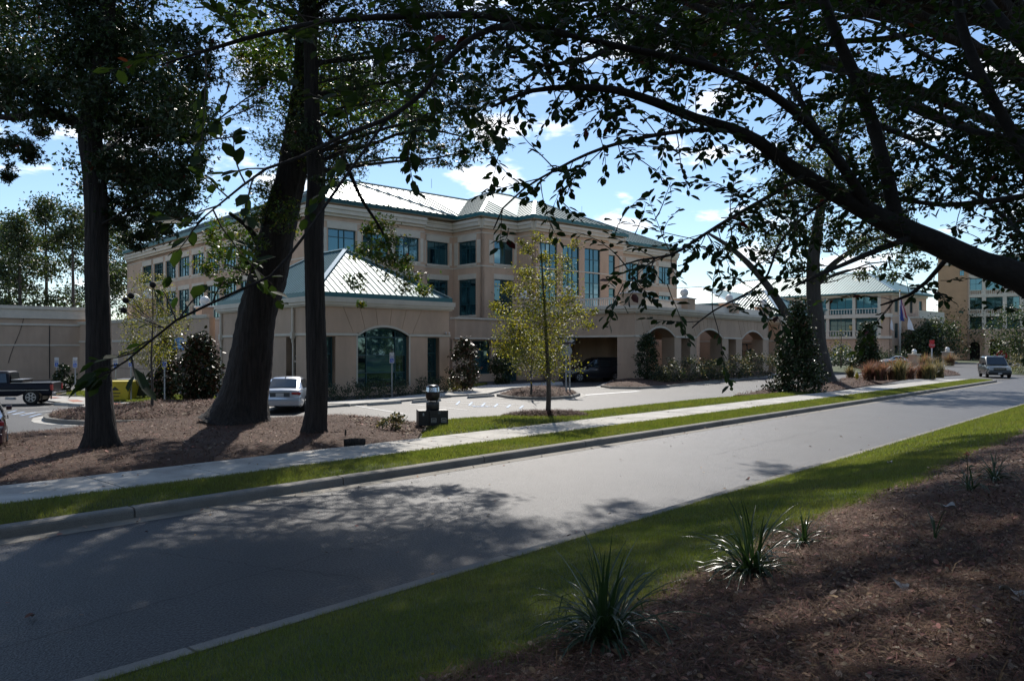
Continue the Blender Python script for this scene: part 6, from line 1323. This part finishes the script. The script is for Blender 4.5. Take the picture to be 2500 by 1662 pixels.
def pickup(label, loc, hd, paint):
    prof = [(-2.75,.55,1.18,.90),(-2.68,.50,1.20,.93),(-1.0,.48,1.20,.94),(.9,.46,1.18,.94),(1.6,.46,1.16,.93),(2.6,.46,1.08,.88),(2.85,.52,.98,.80)]
    cab = [(-.62,1.20,.80),(-.55,1.80,.72),(-.4,1.86,.70),(.55,1.86,.70),(.75,1.82,.70),(1.5,1.17,.78)]
    gl = [[(1.46,-.70,1.25),(.80,-.62,1.79),(.80,.62,1.79),(1.46,.70,1.25)],[(-.615,.62,1.3),(-.575,.58,1.72),(-.575,-.58,1.72),(-.615,-.62,1.3)]]; gl[0] = [(x+.03,y,z+.02) for x,y,z in gl[0]]; gl[1] = [(x-.03,y,z) for x,y,z in gl[1]]
    gl += sidewin([(-.5,.85,1.24),(.38,.85,1.23),(.38,.75,1.74),(-.42,.75,1.74)], prof, .012)+sidewin([(.46,.85,1.23),(1.28,.85,1.21),(.78,.75,1.72),(.46,.75,1.74)], prof, .012)
    r = car('pickup_truck', label, 'pickup truck', loc, hd, 5.6, 1.9, prof, cab, (-1.70,1.78), .42, paint, gl, spokes=6)
    part(r, 'bed_rail', alloy, (-2.66,-.72,.80,.92,1.205,1.235),(-2.66,-.72,-.92,-.80,1.205,1.235),(-2.72,-2.64,-.80,.80,1.205,1.23)); part(r, 'tool_box', black, (-1.25,-.70,-.78,.78,1.21,1.38)); part(r, 'tool_box_lid', alloy, (-1.27,-.68,-.80,.80,1.38,1.41)); part(r, 'rear_bumper', chrome, (-2.98,-2.74,-.88,.88,.52,.70), bevel=.03)
    for sy in (1,-1): part(r, 'tail_light', redlamp, (-2.77,-2.66,min(sy*.74,sy*.925),max(sy*.74,sy*.925),.80,1.12)); part(r, 'side_stripe', alloy, (-2.6,2.4,min(sy*.945,sy*.952),max(sy*.945,sy*.952),.80,.83)); part(r, 'mud_flap', rubber, (-2.22,-2.19,min(sy*.68,sy*.9),max(sy*.68,sy*.9),.20,.52)); part(r, 'headlight', clearlamp, (2.7,2.87,min(sy*.5,sy*.76),max(sy*.5,sy*.76),.78,.94)); part(r, 'mirror', black, (.95,1.1,min(sy*.9,sy*1.1),max(sy*.9,sy*1.1),1.2,1.36))
    return r
sedan('silver sedan parked between the leaning and slender trunks with sun flashing in its rear window', (-9.9, 34.6, 0), (-.12, .99), silver)
sedan('dark maroon car cut off by the left edge of the picture', (-14.7, 21.0, 0), (-.55, .84), maroon)
pt = pickup('dark navy pickup truck with silver tool box parked at the left edge', (-24.6, 37.6, 0), (-.97, -.24), navy); pt.scale = (.86,.86,.86)
suv('suv', 'blue grey suv driving toward the junction at the right', (45.0, 72.6, 0), (-.375, -.927), suvblue)
suv('suv', 'black suv waiting in the deep shade under the arched porch', (6.7, 63.5, 0), (-.96, -.28), darkcar, 1.9)
for i, (x, y, lb, pt) in enumerate([(2165,884,'white suv parked before the balcony building',whitecar)]): q = G(x, y); suv('suv', lb, tuple(q), (-.9,-.3), pt, 1.95)
for x, y, lb, pt, hd in [(2025,887,'teal blue car parked left of the distant magnolia', M('teal_paint', (.06,.20,.24), .3, coat=1), (-.5,-.85)),(2076,886,'white car parked just left of the distant magnolia', whitecar, (-.6,-.8)),(2182,890,'white car with low bonnet parked before the white suv', whitecar, (-1,-.1)),(2212,884,'pale car parked behind the light green bush', silver, (-.6,-.8))]:
    q = G(x, y); sedan(lb, tuple(q), hd, pt)
